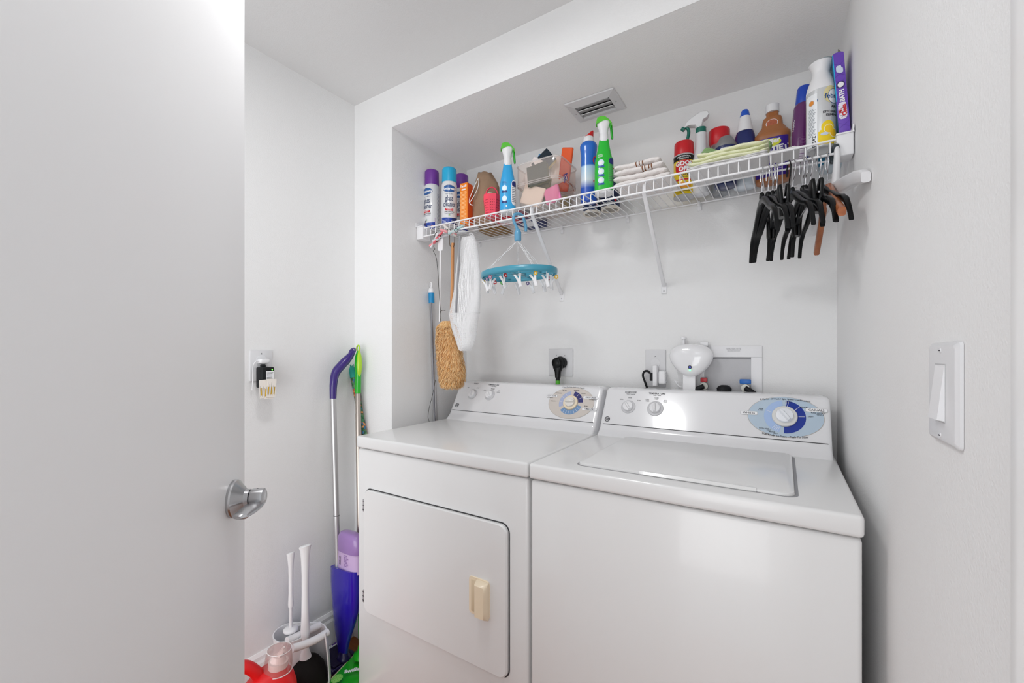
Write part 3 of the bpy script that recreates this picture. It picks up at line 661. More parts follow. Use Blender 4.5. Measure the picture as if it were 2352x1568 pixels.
def sponge(dx, dy, dz, sx, sy, sz, rot, c1, c2, label):
    t = thing('sponge', label, 'sponge', (bx+dx, by+dy, bz+dz), 0, 'sponges in the clear bin', rot=rot)
    m1 = mat(c1, .95, bump=1.0, bscale=260, var=.5, vscale=120); mb = MB(); mb.box((0, 0, 0), (sx, sy*.76, sz), m1, .008, None, 3); mb.build('foam', t, 60)
    mb = MB(); mb.box((0, -sy*.46, 0), (sx*1.01, sy*.18, sz*1.01), mat(c2, .95, bump=1., bscale=400, var=.55, vscale=130), .003); mb.build('scouring_pad', t, 60)
f0 = 0
sponge(-.002, -.062, .118, .082, .026, .078, (R(-4), R(-7), R(2)), '#5b5b1c', '#34402f', 'dark green scouring sponge standing at the front of the clear bin')
sponge(-.006, -.036, .070, .080, .018, .095, (R(5), R(10), 0), '#8f8556', '#7d7650', 'olive sponge low in the clear bin behind the front wall')
sponge(-.016, .012, .196, .082, .028, .062, (R(0), R(-38), R(8)), '#e3cf6e', '#24303a', 'yellow sponge with dark scouring edge sticking out of the bin top')
sponge(-.044, .038, .200, .050, .020, .080, (R(0), R(24), R(10)), '#8fc1e6', '#5f97c8', 'pale blue sponge sticking out behind the yellow one')
def slabthing(name, label, cat, dx, dy, dz, sx, sy, sz, rot, col, group=None, **k):
    t = MB(); t.box((0, 0, 0), (sx, sy, sz), mat(col, .6, **k), min(.006, sy*.4), None, 3); o = t.build(name, None, 60); o.location = (bx+dx, by+dy, bz+dz); o.rotation_euler = rot; return tag(o, label, cat, group)
slabthing('foam_pad', 'white melamine pad poking up at the left of the clear bin', 'cleaning pad', -.058, .004, .165, .058, .022, .105, (R(4), R(34), R(4)), '#efe6e4', 'white pads in the clear bin')
slabthing('foam_pad', 'cream white pad lying low at the front of the clear bin', 'cleaning pad', -.026, -.064, .046, .094, .010, .072, (R(0), R(22), 0), '#f3e4d8', 'white pads in the clear bin')
slabthing('foam_pad', 'white pad standing at the back right of the clear bin', 'cleaning pad', .022, .052, .170, .070, .018, .110, (0, R(-12), 0), '#f2e2dc', 'white pads in the clear bin')
slabthing('foam_pad', 'pale green pad behind the cream pad in the clear bin', 'cleaning pad', -.060, -.030, .070, .040, .012, .060, (0, R(-30), 0), '#cfe0d6', 'white pads in the clear bin')
slabthing('orange_packet', 'orange and white plastic packet sticking out of the clear bin', 'packet', .056, .046, .165, .046, .014, .160, (R(10), R(12), R(6)), '#ea5a20')
slabthing('pink_packet', 'pink packet with a yellow shape at the bottom right of the clear bin', 'packet', .054, -.058, .036, .062, .014, .060, (R(0), R(-14), 0), '#ee86b6')
slabthing('olive_packet', 'olive and rust coloured packet low behind the right side of the clear bin', 'packet', .060, .045, .030, .030, .060, .050, (0, 0, R(8)), '#a8a070')

# blue toilet cleaner bottle
t, loc = goods('toilet_cleaner_bottle', 'tall blue cleaner bottle with white collar and red slanted cap, beside the green spray bottle', 'bottle', 1352, 1.432, 0)
h = hgt(loc, 302); BL = mat('#1766c4', .25, coat=.3); DBL = mat('#1748a8', .25, coat=.3)
def gmat(name, stops, z0, z1, rough=.28):
    m = bpy.data.materials.new(name); m.use_nodes = True; nt = m.node_tree; b = nt.nodes['Principled BSDF']; tc = nt.nodes.new('ShaderNodeTexCoord'); sp = nt.nodes.new('ShaderNodeSeparateXYZ')
    mr = nt.nodes.new('ShaderNodeMapRange'); mr.inputs[1].default_value = z0; mr.inputs[2].default_value = z1; cr = nt.nodes.new('ShaderNodeValToRGB'); el = cr.color_ramp.elements
    while len(el) < len(stops): el.new(1)
    for i, (p_, c_) in enumerate(stops): el[i].position = p_; el[i].color = lin(c_)
    nt.links.new(tc.outputs['Object'], sp.inputs[0]); nt.links.new(sp.outputs[2], mr.inputs[0]); nt.links.new(mr.outputs[0], cr.inputs[0]); nt.links.new(cr.outputs[0], b.inputs['Base Color'])
    b.inputs['Roughness'].default_value = rough; b.inputs['Coat Weight'].default_value = .3; return m
GB = gmat('blue_label_print', [(0, '#1450b8'), (.30, '#1450b8'), (.48, '#cfd9e2'), (.78, '#a9cbe8'), (.82, '#1766c4'), (1, '#1766c4')], 0, h*.62)
mb = MB(); mb.lathe([(.024, 0), (.027, .003), (.0275, .02), (.0265, h*.4), (.0255, h*.60), (.0265, h*.68), (.0290, h*.76), (.0290, h*.79), (.0235, h*.83), (.0180, h*.845)], GB, 40, None, 1.05, .85, 2.3); mb.build('bottle', t, 50)
mb = MB(); mb.lathe([(.0195, h*.84), (.0200, h*.86), (.0185, h*.90), (.016, h*.915)], WP, 32); mb.build('collar', t)
mb = MB(); mb.loft([se(.0165, .0165, h*.905, 28), se(.0150, .015, h*.93, 28, 2, .002), [(x, y, z+(x-.008)*.35) for x, y, z in se(.0095, .010, h*.972, 28, 2, .008)], [(x, y, z+(x-.010)*.4) for x, y, z in se(.006, .0065, h*.992, 28, 2, .011)]], mat('#c8151c', .35)); mb.build('cap', t)
mb = MB(); f = lambda x, y: (x, -.85*.0285*max(.05, 1-abs(x/.0292)**2.3)**(1/2.3)-.0004, y); mb.ring(f, .024, h*.56, .007, .0095, 0, 6.28, mat('#c8151c', .4), sy=1.5); mb.lens(f, .022, h*.27, .006, .004, mat('#c81c3c', .4)); mb.build('label', t)

# short canisters behind
def short_can(u, Y, hh, label):
    t, loc = goods('cleanser_canister', label, 'can', u, Y, 6, 'navy cleanser canisters at the back of the shelf'); mb = MB(); r = .035
    mb.lathe([(r-.007, .0015), (r-.006, 0), (r-.001, 0), (r, .002), (r, .008)], mat('#e0d8cc', .4), 36); mb.lathe([(r, .008), (r, hh*.92)], mat('#16294f', .35), 36, cap=(False, False)); mb.lathe([(r, hh*.92), (r-.002, hh), (0, hh)], CUFF, 36, cap=(False, True))
    mb.lathe([(0, .0008), (r-.008, .0008)], mat('#8d867c', .45), 32, cap=(False, False)); mb.build('canister', t)
    mb = MB(); f = cyl(r+.0004); mb.text('Bar keepers', .011, LBL, f, -.006, .019, bold=.02); mb.rect(f, .012, .020, .022, .032, mat('#c8202c', .4)); mb.build('label', t)
short_can(1360, 1.575, .115, 'navy canister behind the blue cleaner bottle, base seen through the wires')
short_can(1402, 1.565, .12, 'navy canister behind the green spray bottle, base seen through the wires')

# folded cloths
def fold(name, label, x0, x1, y0, y1, z0, layers, th, m, group=None, stripes=None, turn=0., amp=.004, parts='layer', drop=0.):
    cx, cy = (x0+x1)/2, (y0+y1)/2; t = thing(name, label, 'cloth', (cx, cy, z0), R(turn), group); hw_, hd_ = (x1-x0)/2, (y1-y0)/2; random.seed(int(abs(x0)*1000)+layers)
    mb = MB(); fns = []
    for L in range(layers):
        sh = (random.random()-.5)*.008; k = 1-.05*L; n = 18; ph = random.random()*6
        def sec(i, a, L=L, sh=sh, k=k, ph=ph, g=1.):
            e_ = max(.2, min(1, min(i/1.5, (18-i)/(1.5 if stripes or m is not YL else 3.5))+.25)); c_, s_ = math.cos(a), math.sin(a)
            return (lerp(-hw_*k, hw_*k, i/18)+sh, g*hd_*k*(1+.02*math.sin(i*.9+ph))*math.copysign(abs(c_)**.35, c_), th*(L+.5)+amp*math.sin(i*.55+ph)*.35+g*th*.5*e_*math.copysign(abs(s_)**.8, s_))
        fns.append(sec)
        mb.loft([[tuple(q+(.0010*math.sin(i*1.9+j) if m == 2 else 0) for m, q in enumerate(sec(i, 2*math.pi*j/28))) for j in range(28)] for i in range(n+1)], m)
    mb.build('folds', t, 180)
    if stripes:
        for L, xs in stripes:
            for x in xs:
                mb = MB(); i_ = (x/(hw_*(1-.05*L))+1)*9
                rows = []
                for d_ in (-.0016, .0016):
                    i2 = i_+d_/(2*hw_)*18; rows.append([fns[L](i2, R(a_), g=1.015) for a_ in range(70, 276, 6)])
                mb.add(rows[0]+rows[1], [(j, j+1, len(rows[0])+j+1, len(rows[0])+j) for j in range(len(rows[0])-1)], mat('#80502f', .85)); mb.build('brown_stripe', t, 60)
    return t
TW = mat('#e9e4e2', .95, bump=1., bscale=300, name='white_terry'); WCL = mat('#e2e1e1', .95, bump=.6, bscale=400, name='white_cloth'); YL = mat('#eceecb', .95, bump=.8, bscale=500, name='pale_yellow_microfibre'); GN = mat('#8aab74', .95, bump=.8, bscale=500, name='green_microfibre')
z_ = deck(1.42)+.006
fold('folded_towel', 'white folded towel at the bottom of the pile beside the green spray bottle', -.476, -.296, 1.362, 1.52, z_, 2, .020, TW, 'folded white towels')
fold('folded_towel', 'white folded towel with brown stripes, on top of the pile beside the green spray bottle', -.476, -.318, 1.366, 1.51, z_+.0415, 2, .0185, TW, 'folded white towels', stripes=[(1, (.000, .010, .020)), (0, (.014, .022, .034, .042)), (1, (-.074, ))])
zc_ = deck(1.42)+.006
fold('folded_cloth', 'white folded cloth lying flat under the pale yellow cloths', -.245, -.035, 1.350, 1.500, zc_, 2, .007, WCL, 'folded cloths under the yellow pile')
fold('folded_cloth', 'white cloth folded at the right end of the shelf under the purple labels', -.030, .040, 1.350, 1.430, deck(1.38)+.005, 1, .009, WCL, 'folded cloths under the yellow pile')
fold('folded_cloth', 'pale yellow microfibre cloth at the bottom of the yellow pair', -.240, -.036, 1.356, 1.475, zc_+.0145, 2, .0115, YL, 'pale yellow microfibre cloths', amp=.006, turn=2)
fold('folded_cloth', 'pale yellow microfibre cloth folded on top of the other yellow cloth', -.218, -.036, 1.360, 1.470, zc_+.038, 1, .0125, YL, 'pale yellow microfibre cloths', amp=.006, turn=-1)
t = thing('rolled_cloth', 'green microfibre cloth rolled behind the pale yellow cloths', 'cloth', (-.125, 1.452, zc_+.048), R(2))
mb = MB()
for k, (r, zo) in enumerate(((.015, 0), (.011, .009))):
    pts = bez([(-.090, -.004, .020+zo), (-.075, -.002, .034+zo), (-.04, 0, .020+zo), (.03, .004, .014+zo), (.078, .006, .020+zo), (.092, .006, .012+zo)], 6); mb.tube(pts, [r*(.85+.2*math.sin(i*.25+1)) for i in range(len(pts))], GN, 12, flat=.6)
mb.build('roll', t, 180)

# yellow solvent can
t, loc = goods('solvent_can', 'yellow solvent remover can with red cap, standing behind the shelf lip', 'can', 1571, 1.585, 0)
h = hgt(loc, 328); r = .034; YE = mat('#e8c80e', .3, coat=.3); RE = mat('#c81420', .35); mb = MB(); zc = h*.74
mb.lathe([(r-.0005, 0), (r+.0008, .001), (r+.0008, .003), (r, .005)], CUFF, 36); mb.lathe([(r, .005), (r, zc-.004)], YE, 40, cap=(False, False)); mb.lathe([(r, zc-.004), (r+.001, zc-.003), (r+.001, zc), (r-.002, zc+.002)], CUFF, 36, cap=(False, True)); mb.build('can_body', t)
mb = MB(); mb.lathe([(r-.0022, zc+.001), (r-.0015, zc+.004), (r-.0025, h-.006), (r-.005, h-.002), (r-.010, h), (0, h)], RE, 40); mb.build('cap', t)
mb = MB(); f = cyl(r+.0003); f1 = cyl(r+.0006); f2 = cyl(r+.0009)
for k in range(16): a = -1.4+2.8*k/16; mb.rect(f, a*r, (a+.175)*r, zc-.022, zc-.004, mat('#15130f', .4), nx=1)
mb.text('PROFESSIONAL', .0068, LBL, f1, 0, zc-.0095, bold=.02, arc=-4); mb.text('STRENGTH', .0062, LBL, f1, 0, zc-.0170, bold=.02)
mb.lens(f, 0, zc-.0435, .031, .021, RE, e=3.5, nx=20); mb.text('GOOF', .0205, LBL, f2, 0, zc-.0345, bold=.05); mb.text('OFF', .0205, LBL, f2, 0, zc-.053, bold=.05)
mb.text('MIRACLE', .0095, INK, f1, 0, zc-.073, bold=.04); mb.text('REMOVER', .006, INK, f1, 0, zc-.081, bold=.02); mb.rect(f, -.030, .030, zc-.092, zc-.086, RE); mb.lens(f, 0, .036, .024, .010, mat('#e8961a', .4), e=4); mb.lines(f1, -.022, .022, .008, .026, 4, INK); mb.build('label', t)

# white spray bottle, teal trigger
t, loc = goods('trigger_spray_bottle', 'plain white trigger spray bottle with dark teal collar and trigger', 'spray bottle', 1610, 1.585, 0)
h = hgt(loc, 258); WB = mat('#d9dadd', .4, sub=.1, name='milky_plastic'); TE = mat('#0e6a5a', .35, coat=.2); mb = MB()
mb.lathe([(.024, 0), (.027, .003), (.028, .02), (.028, .09), (.0255, .125), (.0205, .150), (.0185, .165), (.0180, h*.74)], WB, 36); mb.build('bottle', t, 60)
mb = MB(); z0 = h*.735
mb.loft([se(.0165*(1+.03*(j % 2)), .0165, z, 32) for j, z in enumerate((z0-.002, z0+.0, z0+.018, z0+.020))], TE); mb.build('collar', t)
mb = MB(); mb.prism([(-.052, z0+.030), (-.050, z0+.042), (-.036, z0+.056), (-.012, z0+.070), (.006, h), (.022, h-.004), (.026, h-.014), (.020, h-.024), (.008, h-.030), (.002, z0+.022), (-.012, z0+.019), (-.018, z0+.030), (-.038, z0+.034)], -.011, .011, WP, bev=.003); mb.build('spray_head', t, 40)
mb = MB(); mb.tube(bez([(-.048, 0, z0+.034), (-.040, 0, z0+.024), (-.040, 0, z0+.004), (-.048, 0, z0-.022), (-.052, 0, z0-.032)], 4), .0068, TE, 8, flat=.8); mb.lathe([(.0075, 0), (.0080, .004), (.006, .012), (0, .012)], TE, 16, T(-.052, 0, z0+.026) @ RY(R(-55))); mb.build('trigger', t, 60)

# red-lidded jar and navy tin
t, loc = goods('lidded_jar', 'small clear jar with wide red lid behind the navy tin', 'jar', 1652, 1.622, 0); h = hgt(loc, 300)
mb = MB(); mb.lathe([(.026, 0), (.028, .002), (.028, h*.78)], clear('#d9dcdf', .1, .2), 32, cap=(True, False)); mb.build('jar_body', t)
mb = MB(); mb.lathe([(.026, h*.74), (.0315, h*.80), (.033, h*.86), (.033, h-.003), (.0315, h), (0, h)], RE, 40); mb.build('lid', t)
t, loc = goods('aerosol_can', 'navy blue spray can with grey domed top, behind the green cloth', 'spray can', 1667, 1.548, 0); h = hgt(loc, 316); r = .033; NV = mat('#12245c', .28, coat=.3)
mb = MB(); mb.lathe([(r-.002, 0), (r+.0005, .002), (r, .006), (r, h*.78)], NV, 40); mb.build('can_body', t)
mb = MB(); mb.lathe([(r+.001, h*.775), (r+.001, h*.80), (r-.003, h*.86), (r-.009, h*.93), (r-.014, h*.985), (.016, h), (0, h)], mat('#8d8d8f', .4, metal=.4), 40); mb.build('domed_top', t)
mb = MB(); f = cyl(r+.0004); f1 = cyl(r+.0007); mb.lens(f, .002, h*.56, .021, .026, LBL, e=8); mb.text('CITRUS', .0115, mat('#1b3f9c', .4), f1, .004, h*.46, bold=.05); mb.lines(f1, -.012, .010, h*.58, h*.66, 3, INK); mb.build('label', t)

# navy bottle with blue cap
t, loc = goods('cleaner_bottle', 'navy and white cleaner bottle with blue flip cap, left of the brown jug', 'bottle', 1711, 1.600, 0); h = hgt(loc, 254)
GN2 = gmat('navy_print', [(0, '#d9e2ea'), (.26, '#cfe0ee'), (.34, '#2aa7e0'), (.48, '#142a78'), (1, '#101f60')], 0, h*.70)
mb = MB(); mb.lathe([(.029, 0), (.033, .003), (.0335, .02), (.0330, h*.52), (.029, h*.66), (.0245, h*.72)], GN2, 40, None, 1.0, .85, 2.3); mb.build('bottle', t, 60)
mb = MB(); mb.lathe([(.0250, h*.715), (.0240, h*.74), (.0180, h*.86), (.0150, h*.915)], WP, 36); mb.build('neck_cover', t)
mb = MB(); mb.lathe([(.0152, h*.91), (.0145, h*.93), (.0115, h*.985), (.009, h), (0, h)], mat('#1a56c4', .35), 32); mb.build('cap', t)
mb = MB(); f = lambda x, y: (x, -.85*.0335*max(.05, 1-abs(x/.0340)**2.3)**(1/2.3)-.0005, y); mb.lens(f, .020, h*.44, .012, .017, LBL, e=8); f1 = lambda x, y: (f(x, y)[0], f(x, y)[1]-.0004, y)
mb.text('KIDS', .009, mat('#c02030', .4), f1, .021, h*.455, rot=.3, bold=.03); mb.lens(f, -.020, h*.20, .009, .020, mat('#e6eef4', .4), e=3); mb.build('label', t)

# brown jug
t, loc = goods('floor_cleaner_jug', 'brown plastic jug with white cap and purple label, behind the yellow cloths', 'bottle', 1774, 1.598, -4); h = hgt(loc, 243); BR = mat('#a5683c', .38, name='brown_plastic')
mb = MB(); mb.lathe([(.040, 0), (.047, .004), (.0485, .02), (.0485, h*.555), (.050, h*.568), (.050, h*.615), (.046, h*.63), (.036, h*.69), (.0295, h*.725), (.0275, h*.80), (.025, h*.835), (.0175, h*.85), (.0165, h*.92)], BR, 48, None, 1.0, .62, 3.0); mb.build('jug_body', t, 50)
mb = MB(); mb.loft([se(.0190*(1+.02*(j % 2)), .0190, z, 36) for j, z in enumerate((h*.905, h*.92, h*.985, h))], WP); mb.build('cap', t)
def jf(off): return lambda x, y: (x, -.62*.0487*max(.02, 1-abs(x/.0490)**3.0)**(1/3.0)-off, y)
mb = MB(); PU = mat('#3a1c8c', .35); mb.rect(jf(.0004), -.044, .044, h*.05, h*.545, PU, nx=20); mb.lens(jf(.0008), -.008, h*.475, .034, .0135, mat('#d8dc32', .4), nx=16); mb.text('Swiffer', .021, LBL, jf(.0012), -.006, h*.48, rot=.18, bold=.05)
mb.text('WETJET', .023, LBL, jf(.0012), .004, h*.385, rot=.10, bold=.05); mb.text('with the power of', .007, LBL, jf(.0012), .004, h*.325, rot=.1); mb.lines(jf(.0012), -.030, .035, h*.10, h*.20, 4, mat('#b7a8e0', .4)); mb.build('label', t)
mb = MB(); f = lambda x, y: (x, -.62*.0285*max(.1, 1-abs(x/.030)**3)**(1/3)-.0006, y); mb.lens(f, 0, h*.745, .0165, .0130, LBL); f1 = lambda x, y: (x, f(x, y)[1]-.0004, y); mb.lens(f1, 0, h*.745, .0150, .0118, mat('#b05a38', .4)); mb.lines(f1, -.008, .008, h*.73, h*.76, 2, INK); mb.build('neck_sticker', t)

# purple can, white aerosol with lemons, purple box
t, loc = goods('aerosol_can', 'slim plum purple spray can with bright blue cap', 'spray can', 1838, 1.478, 10, lean=(0, 3)); h = hgt(loc, 202); r = .0255; PP = mat('#5a1a5e', .25, coat=.4)
mb = MB(); mb.lathe([(r-.003, 0), (r, .003), (r, h*.16)], mat('#c9c2cc', .3), 36); mb.lathe([(r+.0006, h*.158), (r+.0006, h*.166)], LBL, 36, cap=(False, False)); mb.lathe([(r, h*.16), (r, h*.72), (r-.002, h*.755), (r-.006, h*.78)], PP, 40); mb.build('can_body', t)
mb = MB(); mb.lathe([(r-.005, h*.775), (r-.0045, h*.80), (r-.0060, h-.006), (r-.009, h-.001), (0, h)], mat('#1342b0', .35), 36); mb.build('cap', t)
mb = MB(); f = cyl(r+.0004, 0, .0); mb.text('Febreze', .012, mat('#2b50a8', .4), f, .012, .020, rot=R(90), bold=.03); mb.text('FABRIC', .010, LBL, f, -.030, h*.5, rot=R(90)); mb.lines(f, -.012, .006, .006, .028, 3, mat('#8a6a90', .4))
for k in range(5): mb.ring(f, -.004, h*.20, .010+k*.004, .0106+k*.004, R(20), R(110), mat('#8f5a92', .4), 8)
mb.build('label', t)
t, loc = goods('air_freshener_can', 'large white air freshener can with waisted neck and lemon picture', 'spray can', 1886, 1.392, 6); h = hgt(loc, 143); r = .0335
mb = MB(); mb.lathe([(r-.008, .002), (r-.005, 0), (r-.001, .001), (r, .005), (r, h*.645)], mat('#cfd1d3', .22, metal=.3, coat=.3), 48); mb.build('can_body', t)
mb = MB(); mb.lathe([(r, h*.645), (r-.0005, h*.67), (r-.003, h*.72), (r-.009, h*.79), (r-.0135, h*.845), (r-.0142, h*.87), (r-.0128, h*.91), (r-.0085, h*.955), (r-.0058, h*.975)], WP, 48); mb.build('shoulder', t, 60)
mb = MB(); mb.loft([[(x, y, z+x*.06) for x, y, z in se(r-.0070, r-.0070, h*.972, 36)], [(x, y, z+x*.10) for x, y, z in se(r-.0078, r-.0078, h*.987, 36)], [(x, y, z+x*.10) for x, y, z in se(.015, .015, h, 36)]], mat('#8f9ba0', .3)); mb.build('spray_button', t)
mb = MB(); f = cyl(r+.0003); f1 = cyl(r+.0006); f2 = cyl(r+.0009); LY = mat('#f2d21c', .35); BB = mat('#1a4a86', .35)
for k in range(12): mb.rect(f, -.010+.05*k/12, -.010+.05*(k+1)/12, .004, .038+.004*math.sin(k), LY, nx=1)
mb.lens(f, .012, .048, .0155, .016, LY); mb.lens(f1, .014, .042, .0120, .0125, mat('#f6efc4', .35)); mb.lens(f2, .014, .042, .0100, .0105, mat('#f4c81a', .35)); mb.lens(f1, .025, .032, .0100, .0115, mat('#f6efc4', .35)); mb.lens(f2, .025, .032, .0085, .0098, mat('#f0bc1c', .35))
mb.lens(f2, .004, .030, .009, .004, mat('#c9d6e8', .3)); mb.lens(f, .018, h*.56, .016, .022, mat('#dcd09a', .4)); 
mb.add([f1(-.012, .118), f1(.016, .126), f1(.016, .131), f1(-.012, .124)], [(0, 1, 2, 3)], BB)
mb.lens(f1, .026, .126, .0155, .0190, BB, nx=18); mb.lens(f2, .026, .126, .0145, .0178, LBL, nx=18); mb.text('febreze', .0175, BB, cyl(r+.0012), .030, .126, bold=.02)
mb.text('AIR', .0085, INK, f1, .026, .099, bold=.03); mb.text('KITCHEN ODOR', .0080, INK, f1, .030, .086, bold=.03); mb.text('ELIMINATOR', .0080, INK, f1, .030, .078, bold=.03)
mb.rect(f, -.042, -.012, .004, h*.60, mat('#e8ebee', .35)); mb.lines(f1, -.034, -.015, .030, .104, 20, mat('#5e6a78', .4)); mb.lens(f1, -.027, .120, .0125, .0125, LBL); mb.lens(f2, -.026, .119, .006, .006, mat('#e08a2a', .4)); mb.ring(f2, -.026, .119, .0065, .007, 0, 6.28, INK)
mb.text('P2S42', .012, INK, f1, -.019, .016, rot=R(90), bold=.02); mb.build('label', t)
bxp = onY(1943, 314, 1.36); t = thing('cleaning_box', 'tall narrow purple cardboard box with torn open top, leaning against the right wall', 'box', (bxp.x-.0005, 1.353+.06, deck(1.36)+.0035), 0, rot=(0, R(-4.0), 0))
h = .226; VI = mat('#6a44b4', .45, name='violet_card'); mb = MB(); mb.box((0, 0, h/2), (.0235, .105, h), VI, .0006); mb.build('carton', t)
mb = MB(); f = front(-.0530); f1 = front(-.0534)
mb.rect(lambda x, y: (-.0120, x, y), -.052, .052, .001, h-.001, mat('#2c6c8c', .45), nx=1); mb.rect(f, -.0117, -.0098, h*.46, h-.001, mat('#1ab0e0', .4), nx=1)
f2 = front(-.0538); RR = mat('#c8242c', .4); mb.text('BATH', .0135, LBL, f1, .001, h*.515, rot=R(90), bold=.05, sx=.9); mb.lens(f, -.0005, h*.345, .0088, .0215, mat('#e6e2ee', .4), e=4); mb.text('Mr.', .0085, RR, f2, -.0050, h*.345, rot=R(90), bold=.06); mb.text('Clean', .0125, RR, f2, .0030, h*.345, rot=R(90), bold=.05)
mb.lens(f, 0, h*.640, .0085, .0085, mat('#3a2a6a', .4), e=3); mb.lens(f1, 0, h*.640, .0062, .0068, LBL); mb.lens(f1, -.0010, h*.822, .0055, .0085, mat('#cfd8ea', .4), e=3.5); mb.lens(f2, .0022, h*.800, .0052, .007, mat('#cfd8ea', .4), e=4)
for k in range(9): zz = .012+k*.022; mb.add([f(-.010, zz), f(.010, zz+.014), f(.010, zz+.0148), f(-.010, zz+.0008)], [(0, 1, 2, 3)], mat('#5636a0', .45)); mb.add([f(.010, zz), f(-.010, zz+.014), f(-.010, zz+.0148), f(.010, zz+.0008)], [(0, 1, 2, 3)], mat('#5636a0', .45))
mb.build('printed_panel', t, flat=True)
mb = MB(); GY = mat('#8d8a86', .7); mb.add([(-.0115, -.052, h), (.0115, -.052, h), (.006, -.050, h+.004), (-.006, -.050, h+.005)], [(0, 1, 2, 3)], VI); mb.box((0, 0, h+.0002), (.021, .10, .0006), mat('#33261e', .8))
mb.add([(.0115, -.045, h), (.0115, .045, h), (.006, .030, h+.020), (.004, -.030, h+.024)], [(0, 1, 2, 3)], GY); mb.add([(-.0110, .048, h), (.0110, .048, h), (.004, .050, h+.018)], [(0, 1, 2)], GY); mb.build('torn_flap', t, flat=True)
# bottle behind the big can
t, loc = goods('cleaner_bottle', 'teal bottle with pale blue base behind the big air freshener can', 'bottle', 1912, 1.575, 0); mb = MB()
mb.lathe([(.030, 0), (.034, .002), (.035, .012)], mat('#c6d4dc', .35), 36); mb.lathe([(.035, .012), (.035, .10), (.028, .13), (.014, .15)], mat('#1c7fa6', .3), 36, cap=(False, True)); mb.build('bottle', t, 50)
mb = MB(); mb.lathe([(.015, .148), (.015, .168), (0, .168)], WP, 28); mb.build('cap', t)
# ================================================================ things on the walls
OUTM = mat('#d6d6d8', .35)
def plate(name, label, cat, u0, v0, u1, v1, Y, th=.006):
    a = onY(u0, v0, Y); b = onY(u1, v1, Y); cx, cz = (a.x+b.x)/2, (a.z+b.z)/2; w_, h_ = (b.x-a.x), (a.z-b.z)
    t = thing(name, label, cat, (cx, Y, cz)); mb = MB(); mb.box((0, -th/2, 0), (w_, th, h_), OUTM, .003); mb.build('cover_plate', t); return t, w_, h_
def slot(mb, x, z, y, a, l=.005): mb.box((0, 0, 0), (l, .0008, .0012), INK, 0, T(x, y, z) @ RY(a))
# dryer outlet, plug and cord
t, w_, h_ = plate('power_outlet', 'square white wall plate behind the dryer with black plug', 'outlet', 1261, 801, 1317, 864, YB)
mb = MB(); mb.lathe([(.026, 0), (.026, .0075), (.024, .008), (0, .008)], BLKM, 32, RX(R(90))); mb.build('receptacle', t)
mb = MB(); slot(mb, -.018, .030, -.0064, R(70)); slot(mb, .020, .030, -.0064, R(-40)); slot(mb, .022, -.022, -.0064, R(60)); mb.build('screw', t)
pc = onY(1285, 833, YB-.03); t = thing('dryer_plug', 'thick black dryer power cord with right-angle plug and green band', 'cord', (pc.x, YB-.009, pc.z))
mb = MB(); mb.lathe([(.024, 0), (.0245, .012), (.0235, .022)], BLKM, 32, T(.002, 0, 0) @ RX(R(90)))
mb.loft([[(x*1., -.018, z) for x, z in [(.0235*math.cos(a), .0235*math.sin(a)) for a in [2*math.pi*j/24 for j in range(24)]]], [(x-.003, -.042, z*.97) for x, z in [(.0230*math.cos(a), .0230*math.sin(a)) for a in [2*math.pi*j/24 for j in range(24)]]], [(x-.003, -.047, z*.9) for x, z in [(.018*math.cos(a), .018*math.sin(a)) for a in [2*math.pi*j/24 for j in range(24)]]]], BLK)
secs = []
for z, a in ((.006, .0225), (-.020, .0215), (-.038, .0130), (-.055, .0110), (-.062, .0108)): secs.append(se(a, .0125 if z < -.03 else .014, z, 24, 2.6, -.003, -.030))
mb.loft(secs, BLK); mb.build('plug', t, 50)
mb = MB(); mb.tube(bez([(-.003, -.030, -.058), (-.003, -.030, -.12), (.0, -.028, -.25), (.02, -.024, -.45)], 6), .0088, BLKM, 12); mb.build('cord', t, 60)
mb = MB(); mb.tube([(-.003, -.030, -.074), (-.003, -.030, -.090)], .0096, mat('#4fae2c', .45), 16); mb.build('green_band', t, 60)
# second outlet with adapters
t, w_, h_ = plate('power_outlet', 'tall white wall plate with charger blocks beside the oval white device', 'outlet', 1483, 803, 1530, 889, YB)
mb = MB()
for dz in (-.020, .020): mb.lathe([(.0172, 0), (.0170, .0075), (0, .0075)], mat('#dcdcde', .4), 28, T(0, 0, dz) @ RX(R(90)))
slot(mb, 0, .045, -.0064, R(-40)); mb.build('receptacle', t)
ca = onY(1506, 862, YB-.03); t = thing('charger_block', 'flat white charger block plugged into the outlet, a black plug in its side', 'charger', (ca.x, YB-.008, ca.z))
mb = MB(); mb.box((-.001, -.020, -.001), (.017, .024, .080), WP, .006, None, 3); mb.box((-.001, -.0325, -.001), (.0145, .003, .074), WP, .0015); mb.build('housing', t)
mb = MB(); mb.box((-.016, -.016, -.006), (.012, .016, .030), BLKM, .003); mb.box((-.012, -.012, -.024), (.012, .010, .005), WP, .001); mb.build('side_plug', t)
t = thing('power_adapter', 'ribbed white power adapter beside the flat charger block', 'adapter', (ca.x+.026, YB-.008, ca.z-.008))
mb = MB(); mb.box((-.002, -.017, .001), (.026, .032, .050), WP, .007, None, 3)
for k in range(9): mb.box((.0105, -.018, -.018+k*.0048), (.004, .026, .0022), mat('#d0d0d3', .4), .0008)
mb.build('housing', t)
t = thing('charger_cable', 'black cable looping from the charger block down behind the washer', 'cable', (ca.x-.022, YB-.02, ca.z))
mb = MB(); mb.tube(bez([(.0, -.004, .008), (-.010, -.006, .016), (-.022, -.006, .012), (-.026, -.006, -.004), (-.016, -.004, -.035), (-.008, 0, -.07), (-.004, 0, -.16)], 6), .0028, BLKM, 8, flat=1.5); mb.build('cable', t, 60)
